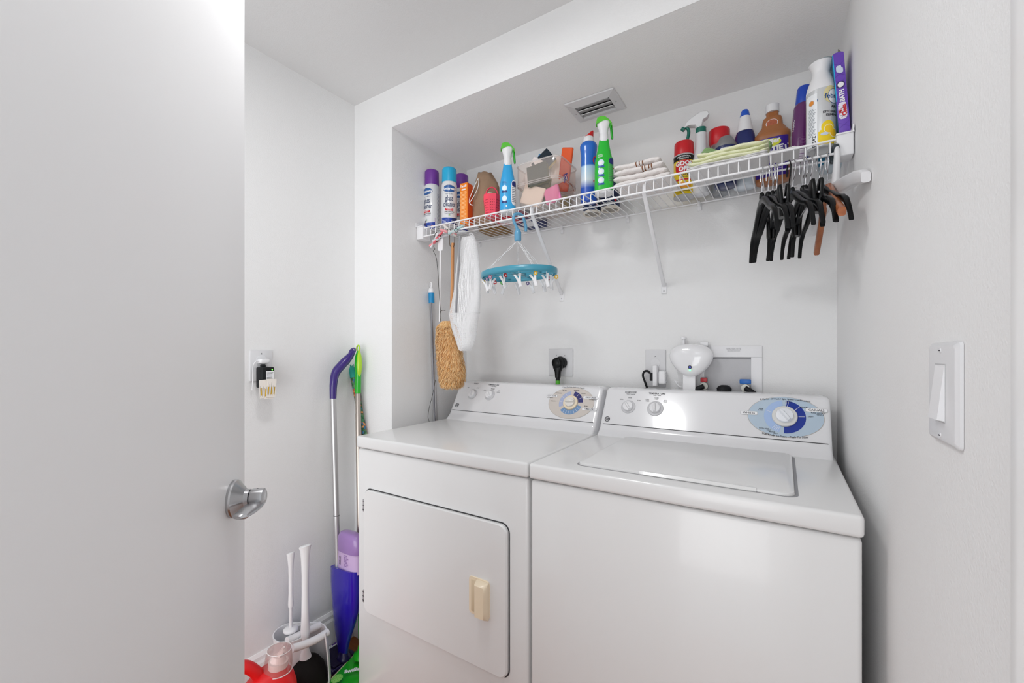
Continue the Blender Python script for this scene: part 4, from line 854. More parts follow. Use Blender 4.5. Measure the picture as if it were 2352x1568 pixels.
# oval device on the wall
a = onY(1537, 787, YB-.06); b = onY(1636, 865, YB-.06); dc = (a+b)/2; w2, h2 = (b.x-a.x)/2, (a.z-b.z)/2
t = thing('wall_monitor', 'white rounded triangular device with small green light on the wall behind the washer', 'monitor', (dc.x, YB-.004, dc.z))
mb = MB(); GLW = mat('#e9e9eb', .14, coat=.5, name='glossy_white')
def tri(k, y, s=1.):
    o = []
    for j in range(48):
        a_ = 2*math.pi*j/48+math.pi/2; r_ = 1+.062*math.cos(3*(a_+math.pi/2)) ; o.append((w2*1.0*k*r_*math.cos(a_)*(1+.06*math.sin(a_)), y, h2*k*(r_*math.sin(a_)*.98-.0)))
    return o
mb.loft([tri(.80, -.022), tri(.97, -.032), tri(1.0, -.040), tri(.985, -.047), tri(.90, -.056), tri(.70, -.063), tri(.40, -.067), tri(.12, -.068)], GLW); mb.build('shell', t, 80)
mb = MB(); mb.box((-.006, -.010, -.02), (.040, .020, .09), WP, .004); mb.box((-.006, -.028, -.095), (.042, .034, .11), WP, .003); mb.build('bracket', t)
mb = MB(); pz = -h2*.46; mb.lathe([(.0035, .0), (.0035, .0008), (0, .001)], mat('#2740d0', .3), 20, T(.001, -.0672, pz) @ RX(R(90))); mb.ring(lambda x, y: (x, -.0684, y), .001, pz, .0040, .0062, 0, 6.2832, INK); mb.build('button', t)
mb = MB(); mb.lathe([(.0022, 0), (.0015, .0012), (0, .0015)], mat('#3dff7a', .3, emit=6.), 16, T(.001, -.0655, pz-.011) @ RX(R(90))); mb.build('indicator_light', t)
mb = MB(); mb.lathe([(.0050, 0), (.0050, .020), (.0095, .021), (.0105, .024), (.009, .028), (0, .029)], WP, 20, T(-.030, -.012, h2*.88)); mb.box((.040, -.014, h2*.92), (.026, .02, .014), WP, .002); mb.build('top_fitting', t)
t = thing('coiled_cable', 'small bundle of thin white wire hanging below the rounded white device', 'cable', onY(1556, 880, YB-.02)); mb = MB()
for k in range(6): mb.tube(bez([(-.012+k*.003, 0, .012-k*.001), (-.004, -.003, 0), (.008, -.003, -.008-k*.001), (.018, 0, -.016+k*.001)], 4), .0010, WP, 5)
mb.tube(bez([(.004, .0, -.004), (.002, .004, .02), (-.002, .004, .040)], 4), .0009, WP, 5); mb.build('cable', t, 60)
# recessed washer box
a = onY(1608, 795, YB-.004); b = onY(1751, 930, YB-.004); ia = onY(1618, 820, YB-.004); ib = onY(1725, 930, YB-.004)
cx, cz = (a.x+b.x)/2, (a.z+b.z)/2; t = thing('washer_supply_box', 'white recessed plastic supply box with water valves behind the washer', 'supply box', (cx, YB, cz))
def L(x, z, y): return (x-cx, y, z-cz)
mb = MB()
for (p, q, r_, s_) in ((a.x, b.x, ia.z, a.z), (a.x, ia.x, b.z, ia.z), (ib.x, b.x, b.z, ia.z)): rbox(mb, p-cx, q-cx, -.006, -.0005, r_-cz, s_-cz, WP, .0015)
mb.build('frame', t)
mb = MB(); rbox(mb, ia.x-cx, ib.x-cx, -.0012, -.0004, b.z-cz, ia.z-cz, mat('#bcbcbf', .5, bump=.2), 0); mb.rect(lambda x, y: (x, -.0016, y), ia.x-cx, ib.x-cx, ia.z-cz-.007, ia.z-cz, mat('#8f8f92', .6), nx=1); mb.build('recess', t)
mb = MB(); rbox(mb, -.008, .030, -.0068, -.006, a.z-cz-.020, a.z-cz-.006, mat('#dedee0', .4), .0003); f = lambda x, y: (x, -.0072, y); mb.text('WATER-TITE', .0080, mat('#bfbfc2', .5), f, .011, a.z-cz-.0105, bold=.03); mb.text('IPS CORPORATION', .0045, mat('#bfbfc2', .5), f, .011, a.z-cz-.0170, bold=.02); mb.build('embossed_name', t)
def valve(u, v, col, side):
    p = onY(u, v, YB-.03); x, z = p.x-cx, p.z-cz; mb = MB(); mb.box((x, -.030, z), (.022 if side == 1 else .034, .014, .016), mat(col, .35), .003); mb.build('valve_handle', t)
    mb = MB(); mb.lathe([(.010, 0), (.010, .018), (.013, .019), (.013, .030), (0, .030)], mat('#9a9a94', .35, metal=.8), 18, T(x, -.004, z-.022) @ RX(R(90))); mb.tube([(x, -.020, z-.01), (x, -.020, z-.03)], .007, mat('#9a9a94', .35, metal=.8), 12); mb.build('valve_body', t)
    h = thing('water_hose', 'black rubber hose from the '+('red' if side == 1 else 'blue')+' valve down behind the washer', 'hose', (p.x, YB-.036, p.z-.022)); mb = MB()
    mb.tube(bez([(0, 0, 0), ((-.022 if side == 1 else .020), -.004, -.012), ((-.050 if side == 1 else .034), .0, -.035), ((-.060 if side == 1 else .036), .008, -.14)], 6), .0085, BLKM, 12); mb.build('hose', h, 60)
valve(1617, 872, '#a01420', 1); valve(1712, 876, '#1464b4', 2)
p = onY(1662, 893, YB-.05); t = thing('drain_hose', 'ribbed black drain hose end standing between the two water valves', 'hose', (p.x, YB-.034, p.z-.10)); mb = MB()
mb.loft([se(.0225*(1+.06*(j % 2)), .0225, .004*j, 28) for j in range(26)]+[se(.018, .018, .108, 28), se(.010, .010, .112, 28)], BLKM); mb.build('hose', t, 60)

# left wall outlet with plugs
a = onX(572, 804, XL); b = onX(624, 874, XL); a2 = onX(572, 876, XL)
cy, cz = (a.y+b.y)/2, (a.z+a2.z)/2; wy, hz_ = abs(b.y-a.y), abs(a.z-a2.z)
WLM = RZ(R(90))     # local x along +y?, -y out of the wall (+x)
t = thing('power_outlet', 'white wall plate on the left wall behind the door lever, with adapters plugged in', 'outlet', (XL, cy, cz), R(90))
mb = MB(); mb.box((0, -.003, 0), (wy, .006, hz_*1.0), OUTM, .003); mb.build('cover_plate', t)
mb = MB(); mb.lathe([(.0172, 0), (.0172, .0075), (0, .0075)], mat('#dcdcde', .4), 28, T(0, 0, .020) @ RX(R(90))); slot(mb, 0, .042, -.0064, R(90)); mb.build('receptacle', t)
def onwall(u, v): p = onX(u, v, XL+.02); return p
p = onwall(602, 829); t = thing('usb_charger', 'small white rounded plug in the upper socket on the left wall', 'charger', (XL+.008, p.y, p.z), R(90))
mb = MB(); mb.box((.004, -.014, 0), (.032, .026, .016), WP, .005, None, 3); mb.build('housing', t)
mb = MB(); mb.tube(bez([(-.012, -.016, 0), (-.024, -.016, -.002), (-.030, -.012, -.020), (-.029, -.008, -.060), (-.030, -.006, -.10)], 6), .0016, WP, 6); mb.build('cable', t, 60)
p = onwall(606, 866); t = thing('power_adapter', 'black power adapter with a white label and tiny green light on the left wall', 'adapter', (XL+.008, p.y, p.z), R(90))
mb = MB(); mb.box((0, -.022, 0), (.044, .040, .072), BLKM, .005, None, 3); mb.box((-.008, -.022, .040), (.016, .014, .012), BLKM, .004); mb.build('housing', t)
mb = MB(); f = front(-.0424); mb.rect(f, -.008, .019, -.018, .022, LBL, nx=1); f1 = front(-.0427); mb.lines(f1, -.006, .017, -.014, .019, 8, INK); mb.build('rating_label', t, flat=True)
mb = MB(); mb.lathe([(.0022, 0), (0, .0008)], mat('#66ff44', .3, emit=3.), 12, T(.013, -.042, .027) @ RX(R(90))); mb.build('indicator_light', t)
t = thing('warning_tags', 'white folded warning tags with yellow stripes hanging in front of the black adapter', 'tag', (XL+.056, p.y-.008, p.z-.012), R(90))
YW = mat('#d8ac18', .5)
for k, (dx, dy, dz, rr_) in enumerate(((-.010, 0, -.026, -3), (.004, -.003, -.030, 2), (.012, -.006, -.024, 5))):
    mb = MB(); M = T(dx, dy, dz) @ RY(R(rr_)); mb.box((0, 0, 0), (.030, .0012, .062), mat('#ece6de', .7), 0, M)
    f = lambda x, y: (x, -.0009, y)
    for s_ in (-1, 0, 1): mb.rect(f, s_*.010-.0018, s_*.010+.0018, -.022, .004, YW, nx=1, M=M)
    mb.lines(lambda x, y: (y, -.0011, x), -.024, .026, -.012, .012, 6, INK, th=.2, M=None) if False else None
    for q in range(5): mb.rect(f, -.0135+q*.006, -.0128+q*.006, -.026, .024-random.random()*.02, mat('#8a8580', .6), nx=1, M=M)
    mb.build('tag', t, flat=True)

# light switch on the right wall
a = onX(2148, 788, .158); b = onX(2210, 788, .158); lo = onX(2148, 1003, .158); yc = (a.y+b.y)/2; xw = XW(yc)
zc = (a.z+lo.z)/2; wy = abs(a.y-b.y); hz_ = abs(a.z-lo.z); t = thing('light_switch', 'large white paddle light switch on the right wall near the camera', 'light switch', (xw, yc, zc), R(-90)+math.atan(.02))
mb = MB(); mb.loft([[(x, y, z) for x, z in rrect(-wy/2+q, wy/2-q, -hz_/2+q, hz_/2-q, .004)] for y, q in ((-.0003, 0), (-.0032, .0004), (-.0062, .004), (-.0066, .006))], OUTM); mb.build('cover_plate', t, 25)
mb = MB(); mb.box((0, -.0067, 0), (.034, .0006, .067), mat('#b9b9bb', .5)); mb.prism([(-.0160, -.032), (.0160, -.032), (.0160, .032), (-.0160, .032)], -.0072, -.006, WP); 
mb.add([(-.0155, -.0066, .031), (.0155, -.0066, .031), (.0155, -.0066, -.031), (-.0155, -.0066, -.031), (-.0155, -.0075, .030), (.0155, -.0075, .030), (.0155, -.0135, -.030), (-.0155, -.0135, -.030)], [(4, 5, 6, 7), (0, 4, 7, 3), (1, 2, 6, 5), (0, 1, 5, 4), (3, 7, 6, 2)], WP); mb.build('paddle', t, 20)
for s_ in (-1, 1): mb = MB(); mb.lathe([(.003, 0), (.0026, .0008), (0, .001)], OUTM, 12, T(0, -.0066, s_*hz_*.42) @ RX(R(90))); slot(mb, 0, s_*hz_*.42, -.0078, 0, .004); mb.build('screw', t)

# ================================================================ hanging from the shelf
HR = ZS-.036      # height of the lip rail
YR = YS-.004
# round clip drying rack
rc = onY(1194, 628, YR); rk = onY(1190, 500, YR)
t = thing('clip_drying_rack', 'teal oval drying rack with white clips, hooked on the shelf front rail', 'drying rack', (rk.x, YR, HR)); ZR = rc.z-HR; TL = mat('#3f93ab', .32, coat=.2, name='teal_plastic'); HB = mat('#5b9cc0', .32, coat=.2, name='pale_blue_plastic')
mb = MB(); mb.tube(bez([(.012, .034, -.045), (.013, .034, -.030), (.010, .030, -.010), (.006, .018, .012), (.0, .0, .013), (-.006, -.016, .006), (-.008, -.018, -.012), (-.004, -.010, -.030), (.0, -.003, -.048)], 7), .0055, HB, 10); mb.build('hook', t, 60)
mb = MB(); mb.lathe([(.0055, -.042), (.009, -.046), (.0128, -.056), (.0128, -.082), (.011, -.086), (0, -.086)], HB, 24, T(0, -.002, 0)); mb.build('swivel', t)
ea, eb = .148, .098
mb = MB(); nn = 64
def oval(a, b, z): return se(a, b, z, nn)
mb.loft([oval(ea, eb, ZR-.011), oval(ea+.003, eb+.003, ZR-.009), oval(ea+.004, eb+.004, ZR), oval(ea+.003, eb+.003, ZR+.009), oval(ea, eb, ZR+.011), oval(ea-.003, eb-.003, ZR+.009), oval(ea-.003, eb-.003, ZR-.009), oval(ea, eb, ZR-.011)], TL, (False, False)); mb.build('rim', t, 60)
mb = MB()
for yy in (-.052, -.018, .018, .052): xx = ea*math.sqrt(1-(yy/eb)**2)-.002; mb.box((0, yy, ZR), (2*xx, .006, .009), TL, .0015)
for xx in (-.085, 0, .085): y2 = eb*math.sqrt(1-(xx/ea)**2)-.002; mb.box((xx, 0, ZR), (.007, 2*y2, .0085), TL, .0015)
mb.box((0, 0, ZR), (.05, .05, .009), TL, .003); mb.build('cross_bars', t)
def chain(x, y):
    A = Vector((0, -.002, -.084)); B = Vector((x, y, ZR+.010)); n = 6; d = (B-A)/n; mb = MB()
    for k in range(n):
        p = A+d*(k+.04); q = A+d*(k+.98); w2 = .0030; side = (d.cross(Vector((0, 0, 1)))).normalized() if k % 2 == 0 else d.cross(d.cross(Vector((0, 0, 1)))).normalized(); dn_ = d.normalized()
        m1 = p.lerp(q, .12); m2 = p.lerp(q, .88)
        mb.tube([p, m1+side*w2, m2+side*w2, q, m2-side*w2, m1-side*w2], .0011, WP, 5, closed=True)
    mb.build('chain', t, 60)
for x, y in ((-.108, -.052), (.098, -.062), (-.045, .075), (.072, .068)): chain(x, y)
random.seed(11); decs = ['#e8b820', '#c8325a', None, '#6a5a8a', '#b8242c', '#3aa82a', '#c8242c', '#e8b820', '#6a5a8a', '#c87a9a', '#c8141c', None, '#e8b820', None]
def flower(mb, M, col, r=.0062):
    for k in range(6): a_ = k*math.pi/3; mb.lathe([(r*.42, 0), (r*.40, .0012), (0, .0014)], mat(col, .4), 10, M @ T(r*.55*math.cos(a_), r*.55*math.sin(a_), 0))
    mb.lathe([(r*.4, 0), (r*.38, .0018), (0, .002)], LBL, 10, M)
for i in range(14):
    th = 2*math.pi*(i+.35)/14; x, y = (ea-.014)*math.cos(th), (eb-.014)*math.sin(th); ry = random.uniform(-.9, .9); tilt = random.choice((-1, 1))*random.uniform(.25, .65)
    M = T(x, y, ZR-.009) @ RZ(face(rk)+ry) @ T(0, 0, -.014); mb = MB()
    mb.tube([(0, 0, .014), (.0015, 0, .008), (-.0015, 0, .003), (0, 0, -.002)], .0011, WP, 5, M)
    G = M @ T(0, 0, -.010) @ RY(tilt*.6)
    ob = None
    for s_ in (-1, 1):
        a1 = R(17)*s_
        mb.loft([se(.0042, .0026, z, 10, 3, q) for z, q in ((.016, s_*.0105), (.004, s_*.0058), (-.008, s_*.0020), (-.024, s_*.0022), (-.030, s_*.0010))], WP, M=G)
    mb.tube([(0, .0032, -.006)]+[(.0062*math.cos(a_), .0034, -.009+.0062*math.sin(a_)) for a_ in [k*math.pi/6 for k in range(12)]], .0008, CHROME, 5, G)
    c = mb.build('clip', t, 60)
    if decs[i]:
        mb = MB(); s_ = -1 if i % 2 else 1; flower(mb, G @ T(s_*.0115, -.0030, .013) @ RX(R(90)), decs[i], .0078); mb.build('decal', c, 60)

# mesh bag with grey pole, duster, white wand
def netbag():
    org = onY(1075, 545, YR-.002); t = thing('mesh_laundry_bag', 'long white mesh laundry bag hanging from the left part of the shelf', 'bag', tuple(org)); NET = net_mat()
    rows = [(545, 1062, 1088), (560, 1058, 1093), (590, 1052, 1097), (630, 1046, 1103), (665, 1042, 1104), (700, 1036, 1103), (722, 1032, 1100), (748, 1037, 1094), (770, 1043, 1092), (790, 1050, 1088), (802, 1058, 1079), (806, 1066, 1072)]
    mb = MB(); n = 48; rings = []; uv = []
    for i, (v, ul, ur) in enumerate(rows):
        A = onY(ul, v, YR-.004); B = onY(ur, v, YR-.004); a_ = (B.x-A.x)/2; cx_ = (A.x+B.x)/2-org.x; z = A.z-org.z; ring = []
        for j in range(n):
            th = 2*math.pi*j/n; rr_ = 1+.10*math.sin(4*th+i*.5)+.06*math.sin(7*th-i*.8); ring.append((cx_+a_*math.cos(th)*.97, .030*min(1, (i+1)/4)*rr_*math.sin(th)+.004*math.sin(3*th+i), z)); uv.append((j*(.13/n)*1.6, z*1.0))
        rings.append(ring)
    mb.loft(rings, NET, (False, False)); mb.build('net', t, 180, uv=uv)
    mb = MB(); mb.tube([rings[k][n//4*3+(2 if k % 2 else 0)] for k in range(1, 7)], .0012, WP, 5); mb.tube([(p[0], p[1], p[2]) for p in rings[6]], .0016, WP, 6, closed=True)
    mb.tube(bez([(rings[0][0][0]-.004, -.02, .004), (rings[0][0][0]+.006, -.024, .006), (rings[0][0][0]+.016, -.02, -.004)], 4), .004, WP, 6, flat=.4); mb.build('seam', t, 60)
    return t
nb = netbag()
def stick(name, label, cat, part, pts, r, m, n=10, **k):
    o = pts[0]; t = thing(name, label, cat, tuple(o)); mb = MB(); mb.tube([p-o for p in pts], r, m, n, **k); mb.build(part, t, 60); return t, o
t, o = stick('grey_rod', 'thin grey rod hanging along the left edge of the mesh bag', 'rod', 'rod', [onY(1056, 542, YR-.030), onY(1054, 600, YR-.036), onY(1047, 718, YR-.040)], .0042, mat('#8f8f93', .4))
# lambswool duster
WH = wood_mat('duster_wood', '#a96c3c', '#c98e5a', 60, (1, 1, .1), .5)
dp = [onY(1040, 558, YR+.010), onY(1039, 640, YR+.016), onY(1036, 745, YR+.022)]
t = thing('wool_duster', 'fluffy tan lambswool duster with wooden handle hanging from the shelf', 'duster', tuple(dp[0])); o = dp[0]
mb = MB(); mb.tube([p-o for p in dp], [.0062, .0070, .0062], WH, 12); mb.build('handle', t, 60)
mb = MB(); mb.tube(bez([Vector((-.014, -.004, .046)), Vector((-.0135, -.004, .0)), Vector((-.008, -.003, -.014)), Vector((0, -.002, -.018)), Vector((.008, -.003, -.014)), Vector((.0125, -.004, 0)), Vector((.013, -.004, .046))], 5), .0014, mat('#5a4c40', .7), 6); mb.build('hanging_cord', t, 60)
def wool(t, o):
    random.seed(5); rows = [(738, 1012, 1040), (748, 1004, 1050), (775, 1001, 1058), (810, 1002, 1064), (840, 1004, 1070), (862, 1008, 1070), (878, 1014, 1062), (884, 1026, 1050)]
    Y = YR+.024; rs = []
    for v, ul, ur in rows: A = onY(ul+5, v, Y); B = onY(ur-5, v, Y); rs.append(((A.x+B.x)/2-o.x, (B.x-A.x)/2, A.z-o.z))
    cols = [mat('#dcae78', .95, name='wool_tan', sub=.2), mat('#ecc995', .95, name='wool_light', sub=.2), mat('#cf9655', .95, name='wool_dark', sub=.2)]
    mb = MB(); mb.loft([se(a_*.88, min(a_, .040)*.85, z, 20, 2, cx_, Y-o.y) for cx_, a_, z in rs], cols[0]); 
    for i in range(5200):
        q = random.random()*(len(rs)-1); k = int(q); f_ = q-k; cx_, a_, z = [lerp(rs[k][m], rs[min(k+1, len(rs)-1)][m], f_) for m in range(3)]
        th = random.random()*2*math.pi; by = min(a_, .040)*.85; P0 = Vector((cx_+a_*.86*math.cos(th), Y-o.y+by*math.sin(th), z)); N = Vector((math.cos(th), math.sin(th), -.15)).normalized(); tn = Vector((-math.sin(th), math.cos(th), 0))
        L_ = random.uniform(.013, .026); sw = random.uniform(-.6, .6); w_ = random.uniform(.0009, .0017); D = (N*random.uniform(.2, .75)+Vector((0, 0, -1.0))+tn*sw).normalized()
        a1 = P0+N*.003+D*L_*.5+N*.0015; a2 = P0+N*.002+D*L_+tn*sw*.003
        mb.add([P0-tn*w_, P0+tn*w_, P0+N*.0012, a1-tn*w_*.8, a1+tn*w_*.8, a1+N*.0012, a2], [(0, 2, 5, 3), (2, 1, 4, 5), (3, 5, 6), (5, 4, 6)], cols[0 if random.random() < .5 else random.choice((1, 1, 2))])
    mb.build('wool_head', t, 180, recalc=False)
wool(t, o)
mb = MB(); e = onY(1020, 885, YR+.02)-o; mb.tube(bez([e+Vector((-.004, 0, .01)), e, e+Vector((.004, 0, -.014)), e+Vector((-.004, 0, -.018))], 4), .0012, mat('#5a4c40', .7), 5); mb.build('cord_end', t, 60)
# white wand
wp = [onY(1012, 548, YR-.002), onY(1012, 566, YR-.002), onY(1012, 575, YR-.002), onY(1011, 640, YR+.004), onY(1010, 738, YR+.012)]
t = thing('white_wand', 'slim white plastic wand with flat tag end, clipped up by a pink clothespin', 'wand', tuple(wp[0])); o = wp[0]
mb = MB(); mb.prism([(-.0105, -.050), (.0105, -.050), (.0130, -.042), (.0130, .004), (.006, .012), (-.003, .010), (-.0130, -.008), (-.0130, -.042)], -.0022, .0022, WP, bev=.001); mb.build('tag_end', t)
mb = MB(); mb.tube([Vector((0, 0, -.048))]+[p-o for p in wp[3:]], [.0045, .0036, .0040], WP, 8); mb.build('shaft', t, 60)
# thin dark wire
ws = [onY(u, v, YR-.006+.0) for u, v in ((1003, 533), (998, 540), (997, 560), (996, 566), (999, 572), (995, 576), (1002, 592), (1006, 630), (1009, 680), (1012, 722), (1011, 738))]
t = thing('dark_wire', 'thin crinkled dark wire hanging beside the white wand', 'wire', tuple(ws[0])); mb = MB(); mb.tube([p-ws[0] for p in bez(ws, 3)], .0011, mat('#26241f', .5), 5); mb.tube(bez([onY(1011, 718, YR)-ws[0], onY(1015, 713, YR)-ws[0], onY(1023, 713, YR)-ws[0]], 3), .0011, mat('#26241f', .5), 5); mb.build('wire', t, 60)
lw = [onY(u, v, 1.37) for u, v in ((1000, 872), (995, 900), (990, 920), (985, 940), (983, 958))]
t = thing('thin_cord', 'thin dark cord running down behind the dryer from the fluffy duster', 'cord', tuple(lw[0])); mb = MB(); mb.tube([p-lw[0] for p in bez(lw, 3)]+[Vector((.0, .01, -.30))], .0009, mat('#26241f', .5), 5); mb.build('cord', t, 60)
# telescopic pole
pp = [onX(990, 650, -1.305), onX(1003, 955, -1.292)]; dr = (pp[1]-pp[0]).normalized(); bot = pp[0]+dr*((pp[0].z-.004)/-dr.z); bot = Vector((-1.285, 1.43, .004))
t = thing('telescopic_pole', 'grey metal telescopic pole with blue grip leaning in the niche behind the dryer', 'pole', tuple(bot)); M_ = (pp[0]-bot); LZ = M_.length; q = M_.normalized().to_track_quat('Z', 'Y').to_matrix().to_4x4()
mb = MB(); mb.lathe([(.0105, 0), (.0105, LZ-.085)], ALU, 20, q); mb.tube([q @ Vector((.0095, -.006, .3)), q @ Vector((.0095, -.006, LZ-.086))], .004, mat('#85858a', .4, metal=.7), 8); mb.build('tube', t, 60)
mb = MB(); mb.lathe([(.0125, LZ-.088), (.0128, LZ-.084), (.0128, LZ-.044), (.0120, LZ-.042)], mat('#1b86bd', .35), 24, q); mb.build('blue_grip', t)
mb = MB(); mb.lathe([(.0120, LZ-.043), (.0115, LZ-.028), (.0085, LZ-.022), (.006, LZ-.020)], WP, 24, q); mb.tube([q @ Vector((.0085*math.cos(a_), 0, LZ-.010+.012*math.sin(a_))) for a_ in [2*math.pi*j/16 for j in range(16)]], .0036, WP, 8, closed=True); mb.build('hanging_eye', t, 60)
# clothespins
def pin(u, v, rot, c1, c2, label, Y=YR-.010, sp=R(13)):
    p = onY(u, v, Y); t = thing('clothespin', label, 'clothespin', tuple(p), 0, 'clothespins on the left end of the shelf'); B = RZ(face(p)) @ RY(rot)
    for s_, c in ((-1, c1), (1, c2)):
        mb = MB(); M = B @ RY(s_*sp); mb.loft([se(.0048 if i else .0035, .0055, z, 12, 3, s_*(.0045 if z > .012 else .0040)) for i, z in enumerate((-.034, -.030, -.010, .006, .024, .036))], mat(c, .4), M=M)
        mb.build('leg', t, 60)
    mb = MB(); mb.tube([B @ Vector((.0075*math.cos(a_), -.0062, .0075*math.sin(a_))) for a_ in [2*math.pi*j/14 for j in range(14)]], .0011, mat('#3b352e', .4, metal=.6), 6, closed=True); mb.build('spring', t, 60)
pin(1009, 545, R(52), '#e2626e', '#c9ccd0', 'pink and grey clothespin pinching the white wand at the left end of the shelf')
pin(1000, 553, R(40), '#d9dade', '#e8888e', 'grey clothespin with pink tips, lowest of the cluster at the left end')
pin(1031, 531, R(-62), '#e59a9e', '#d6d2cd', 'pale pink clothespin lying across the shelf lip wires')
pin(1048, 530, R(72), '#a9c6c6', '#c3c5c8', 'pale teal and grey clothespin holding the top of the mesh bag')

# ---- hangers
def hook_pts(r=.019, neck=.075):   # in local yz: hook over the rail at origin
    return [(0, r*1.0, -r*.9), (0, r*1.02, -.004), (0, r*.75, r*.55), (0, 0, r*.92-.001+.002), (0, -r*.70, r*.50), (0, -r*.95, -r*.35), (0, -r*.55, -r*1.4), (0, -.003, -r*2.1), (0, 0, -neck)]
def hook(t, dz=-.0125, col=CHROME, r=.019, neck=.082):
    mb = MB(); mb.tube(bez([(x, y, z+dz) for x, y, z in hook_pts(r, neck)], 5), .00155, col, 8); mb.build('hook', t, 60)
def clip_hanger(name, label, rail, rz, col=BLK, hw=.195, clips=False):
    t = thing(name, label, 'hanger', rail, rz, 'clothes hangers on the right end of the shelf'); hook(t, neck=.074)
    nz = -.078; mb = MB(); mb.lathe([(.0045, nz-.016), (.0055, nz-.006), (.0065, nz-.002), (.0062, nz+.006), (.005, nz+.010), (.0035, nz+.013)], col, 14)
    mb.build('neck_collar', t)
    def arm(s):
        pts = [(0, nz-.010, .020), (.03, nz-.015, .019), (.06, nz-.029, .017), (.095, nz-.050, .015), (.125, nz-.066, .014), (.140, nz-.070, .011), (.150, nz-.075, .014), (.170, nz-.088, .014), (.184, nz-.110, .013), (.193, nz-.134, .009)]
        mb = MB(); rings = []
        for y, z, h_ in pts:
            y = y/.195*hw
            wx = .0056 if y < hw*.93 else .0048; rings.append([(wx*math.copysign(abs(math.cos(a_))**.5, math.cos(a_)), s*y+0*z, z+h_/2*math.copysign(abs(math.sin(a_))**.5, math.sin(a_))) for a_ in [2*math.pi*j/14 for j in range(14)]])
        mb.loft(rings, col)
        mb.loft([[(wx*c_[0], s*c_[1], c_[2]) for c_ in ((.0055, hw*.55, nz-.064), (.0055, hw*.60, nz-.056), (-.0055, hw*.60, nz-.056), (-.0055, hw*.55, nz-.064))] for wx in (1, )]*1+[[(c_[0], s*c_[1], c_[2]+.012) for c_ in ((.0045, hw*.57, nz-.066), (.0045, hw*.61, nz-.060), (-.0045, hw*.61, nz-.060), (-.0045, hw*.57, nz-.066))]], col) if False else None
        mb.build('shoulder', t, 50)
    arm(-1); arm(1)
    if clips:
        mb = MB(); mb.tube([(0, -hw*.80, nz-.050), (0, hw*.80, nz-.050)], .0022, CHROME, 8); mb.build('trouser_bar', t, 60)
        for s in (-1, 1): pinch(t, s*hw*.66, nz-.050)
    return t
def pinch(t, y, z):
    mb = MB()
    for s in (-1, 1):
        mb.loft([[(s*q+wx*math.copysign(abs(math.cos(a_))**.6, math.cos(a_))*.36, y+wx*math.sin(a_), z+dz) for a_ in [2*math.pi*j/16 for j in range(16)]] for dz, q, wx in ((.036, .0078, .0120), (.030, .0085, .0155), (.006, .0070, .0165), (-.012, .0055, .0165), (-.034, .0050, .0170), (-.041, .004, .014))], BLK)
    for k in (-1, 0, 1): mb.tube([(.0155, y+k*.006, z+.020), (.0085, y+k*.006, z+.002), (.0065, y+k*.006, z-.020)], .0012, mat('#3a4250', .3), 5)
    mb.build('pinch_clip', t, 50)
def railpt(u): p = onY(u, 400, YR); return (p.x, YR, HR+.0)
hl = [(1750, 11, False), (1764, 13, False), (1776, 14, False), (1784, 8, True), (1812, 13, False), (1822, 17, False), (1842, 15, False), (1850, 9, True), (1862, 12, False), (1880, 12, False)]
where = ['black plastic clothes hanger, farthest left on the shelf rail', 'black plastic clothes hanger, second from the left on the rail', 'black plastic clothes hanger, third from the left, tight against the clip hanger', 'black trouser hanger with pinch clips in the left half of the bunch',
         'black hanger with a black wire hook in the middle of the bunch', 'black plastic hanger just right of the black-hooked hanger', 'black plastic hanger left of the second clip hanger', 'black trouser hanger with pinch clips in the right half of the bunch', 'black plastic hanger just right of the second clip hanger', 'black plastic hanger next to the wooden one']
proto = clip_hanger('clothes_hanger', where[0], railpt(hl[0][0]), R(hl[0][1])); protoc = None; protob = None
for i, (u, a_, cl) in enumerate(hl):
    if i == 0: continue
    if cl:
        if protoc is None: protoc = clip_hanger('trouser_hanger', where[i], railpt(u), R(a_), hw=.165, clips=True)
        else: copy_tree(protoc, railpt(u), (0, 0, R(a_)), where[i])
    else:
        h = copy_tree(proto, railpt(u), (0, R((i % 3-1)*1.5), R(a_)), where[i])
        if i == 4:
            for c in h.children:
                if c.name.startswith('hook'):
                    me = c.data.copy(); me.materials.clear(); me.materials.append(BLK); c.data = me; c['label'] = 'black wire hook'
# wooden hanger
WD = wood_mat('hanger_wood', '#8a4a26', '#b06a40', 40, (1, .15, 1), .3); t = thing('wooden_hanger', 'reddish brown wooden clothes hanger behind the black ones', 'hanger', railpt(1900), R(3), 'clothes hangers on the right end of the shelf'); hook(t, neck=.088)
for s in (-1, 1):
    mb = MB(); nz = -.078; rings = []
    for y, z, h_ in ((0, nz-.010, .026), (.03, nz-.016, .028), (.07, nz-.040, .026), (.11, nz-.068, .024), (.15, nz-.092, .022), (.18, nz-.108, .021), (.205, nz-.122, .019)): rings.append([(.0075*math.copysign(abs(math.cos(a_))**.6, math.cos(a_)), s*y, z+h_/2*math.copysign(abs(math.sin(a_))**.6, math.sin(a_))) for a_ in [2*math.pi*j/14 for j in range(14)]])
    mb.loft(rings, WD); mb.build('shoulder', t, 50)
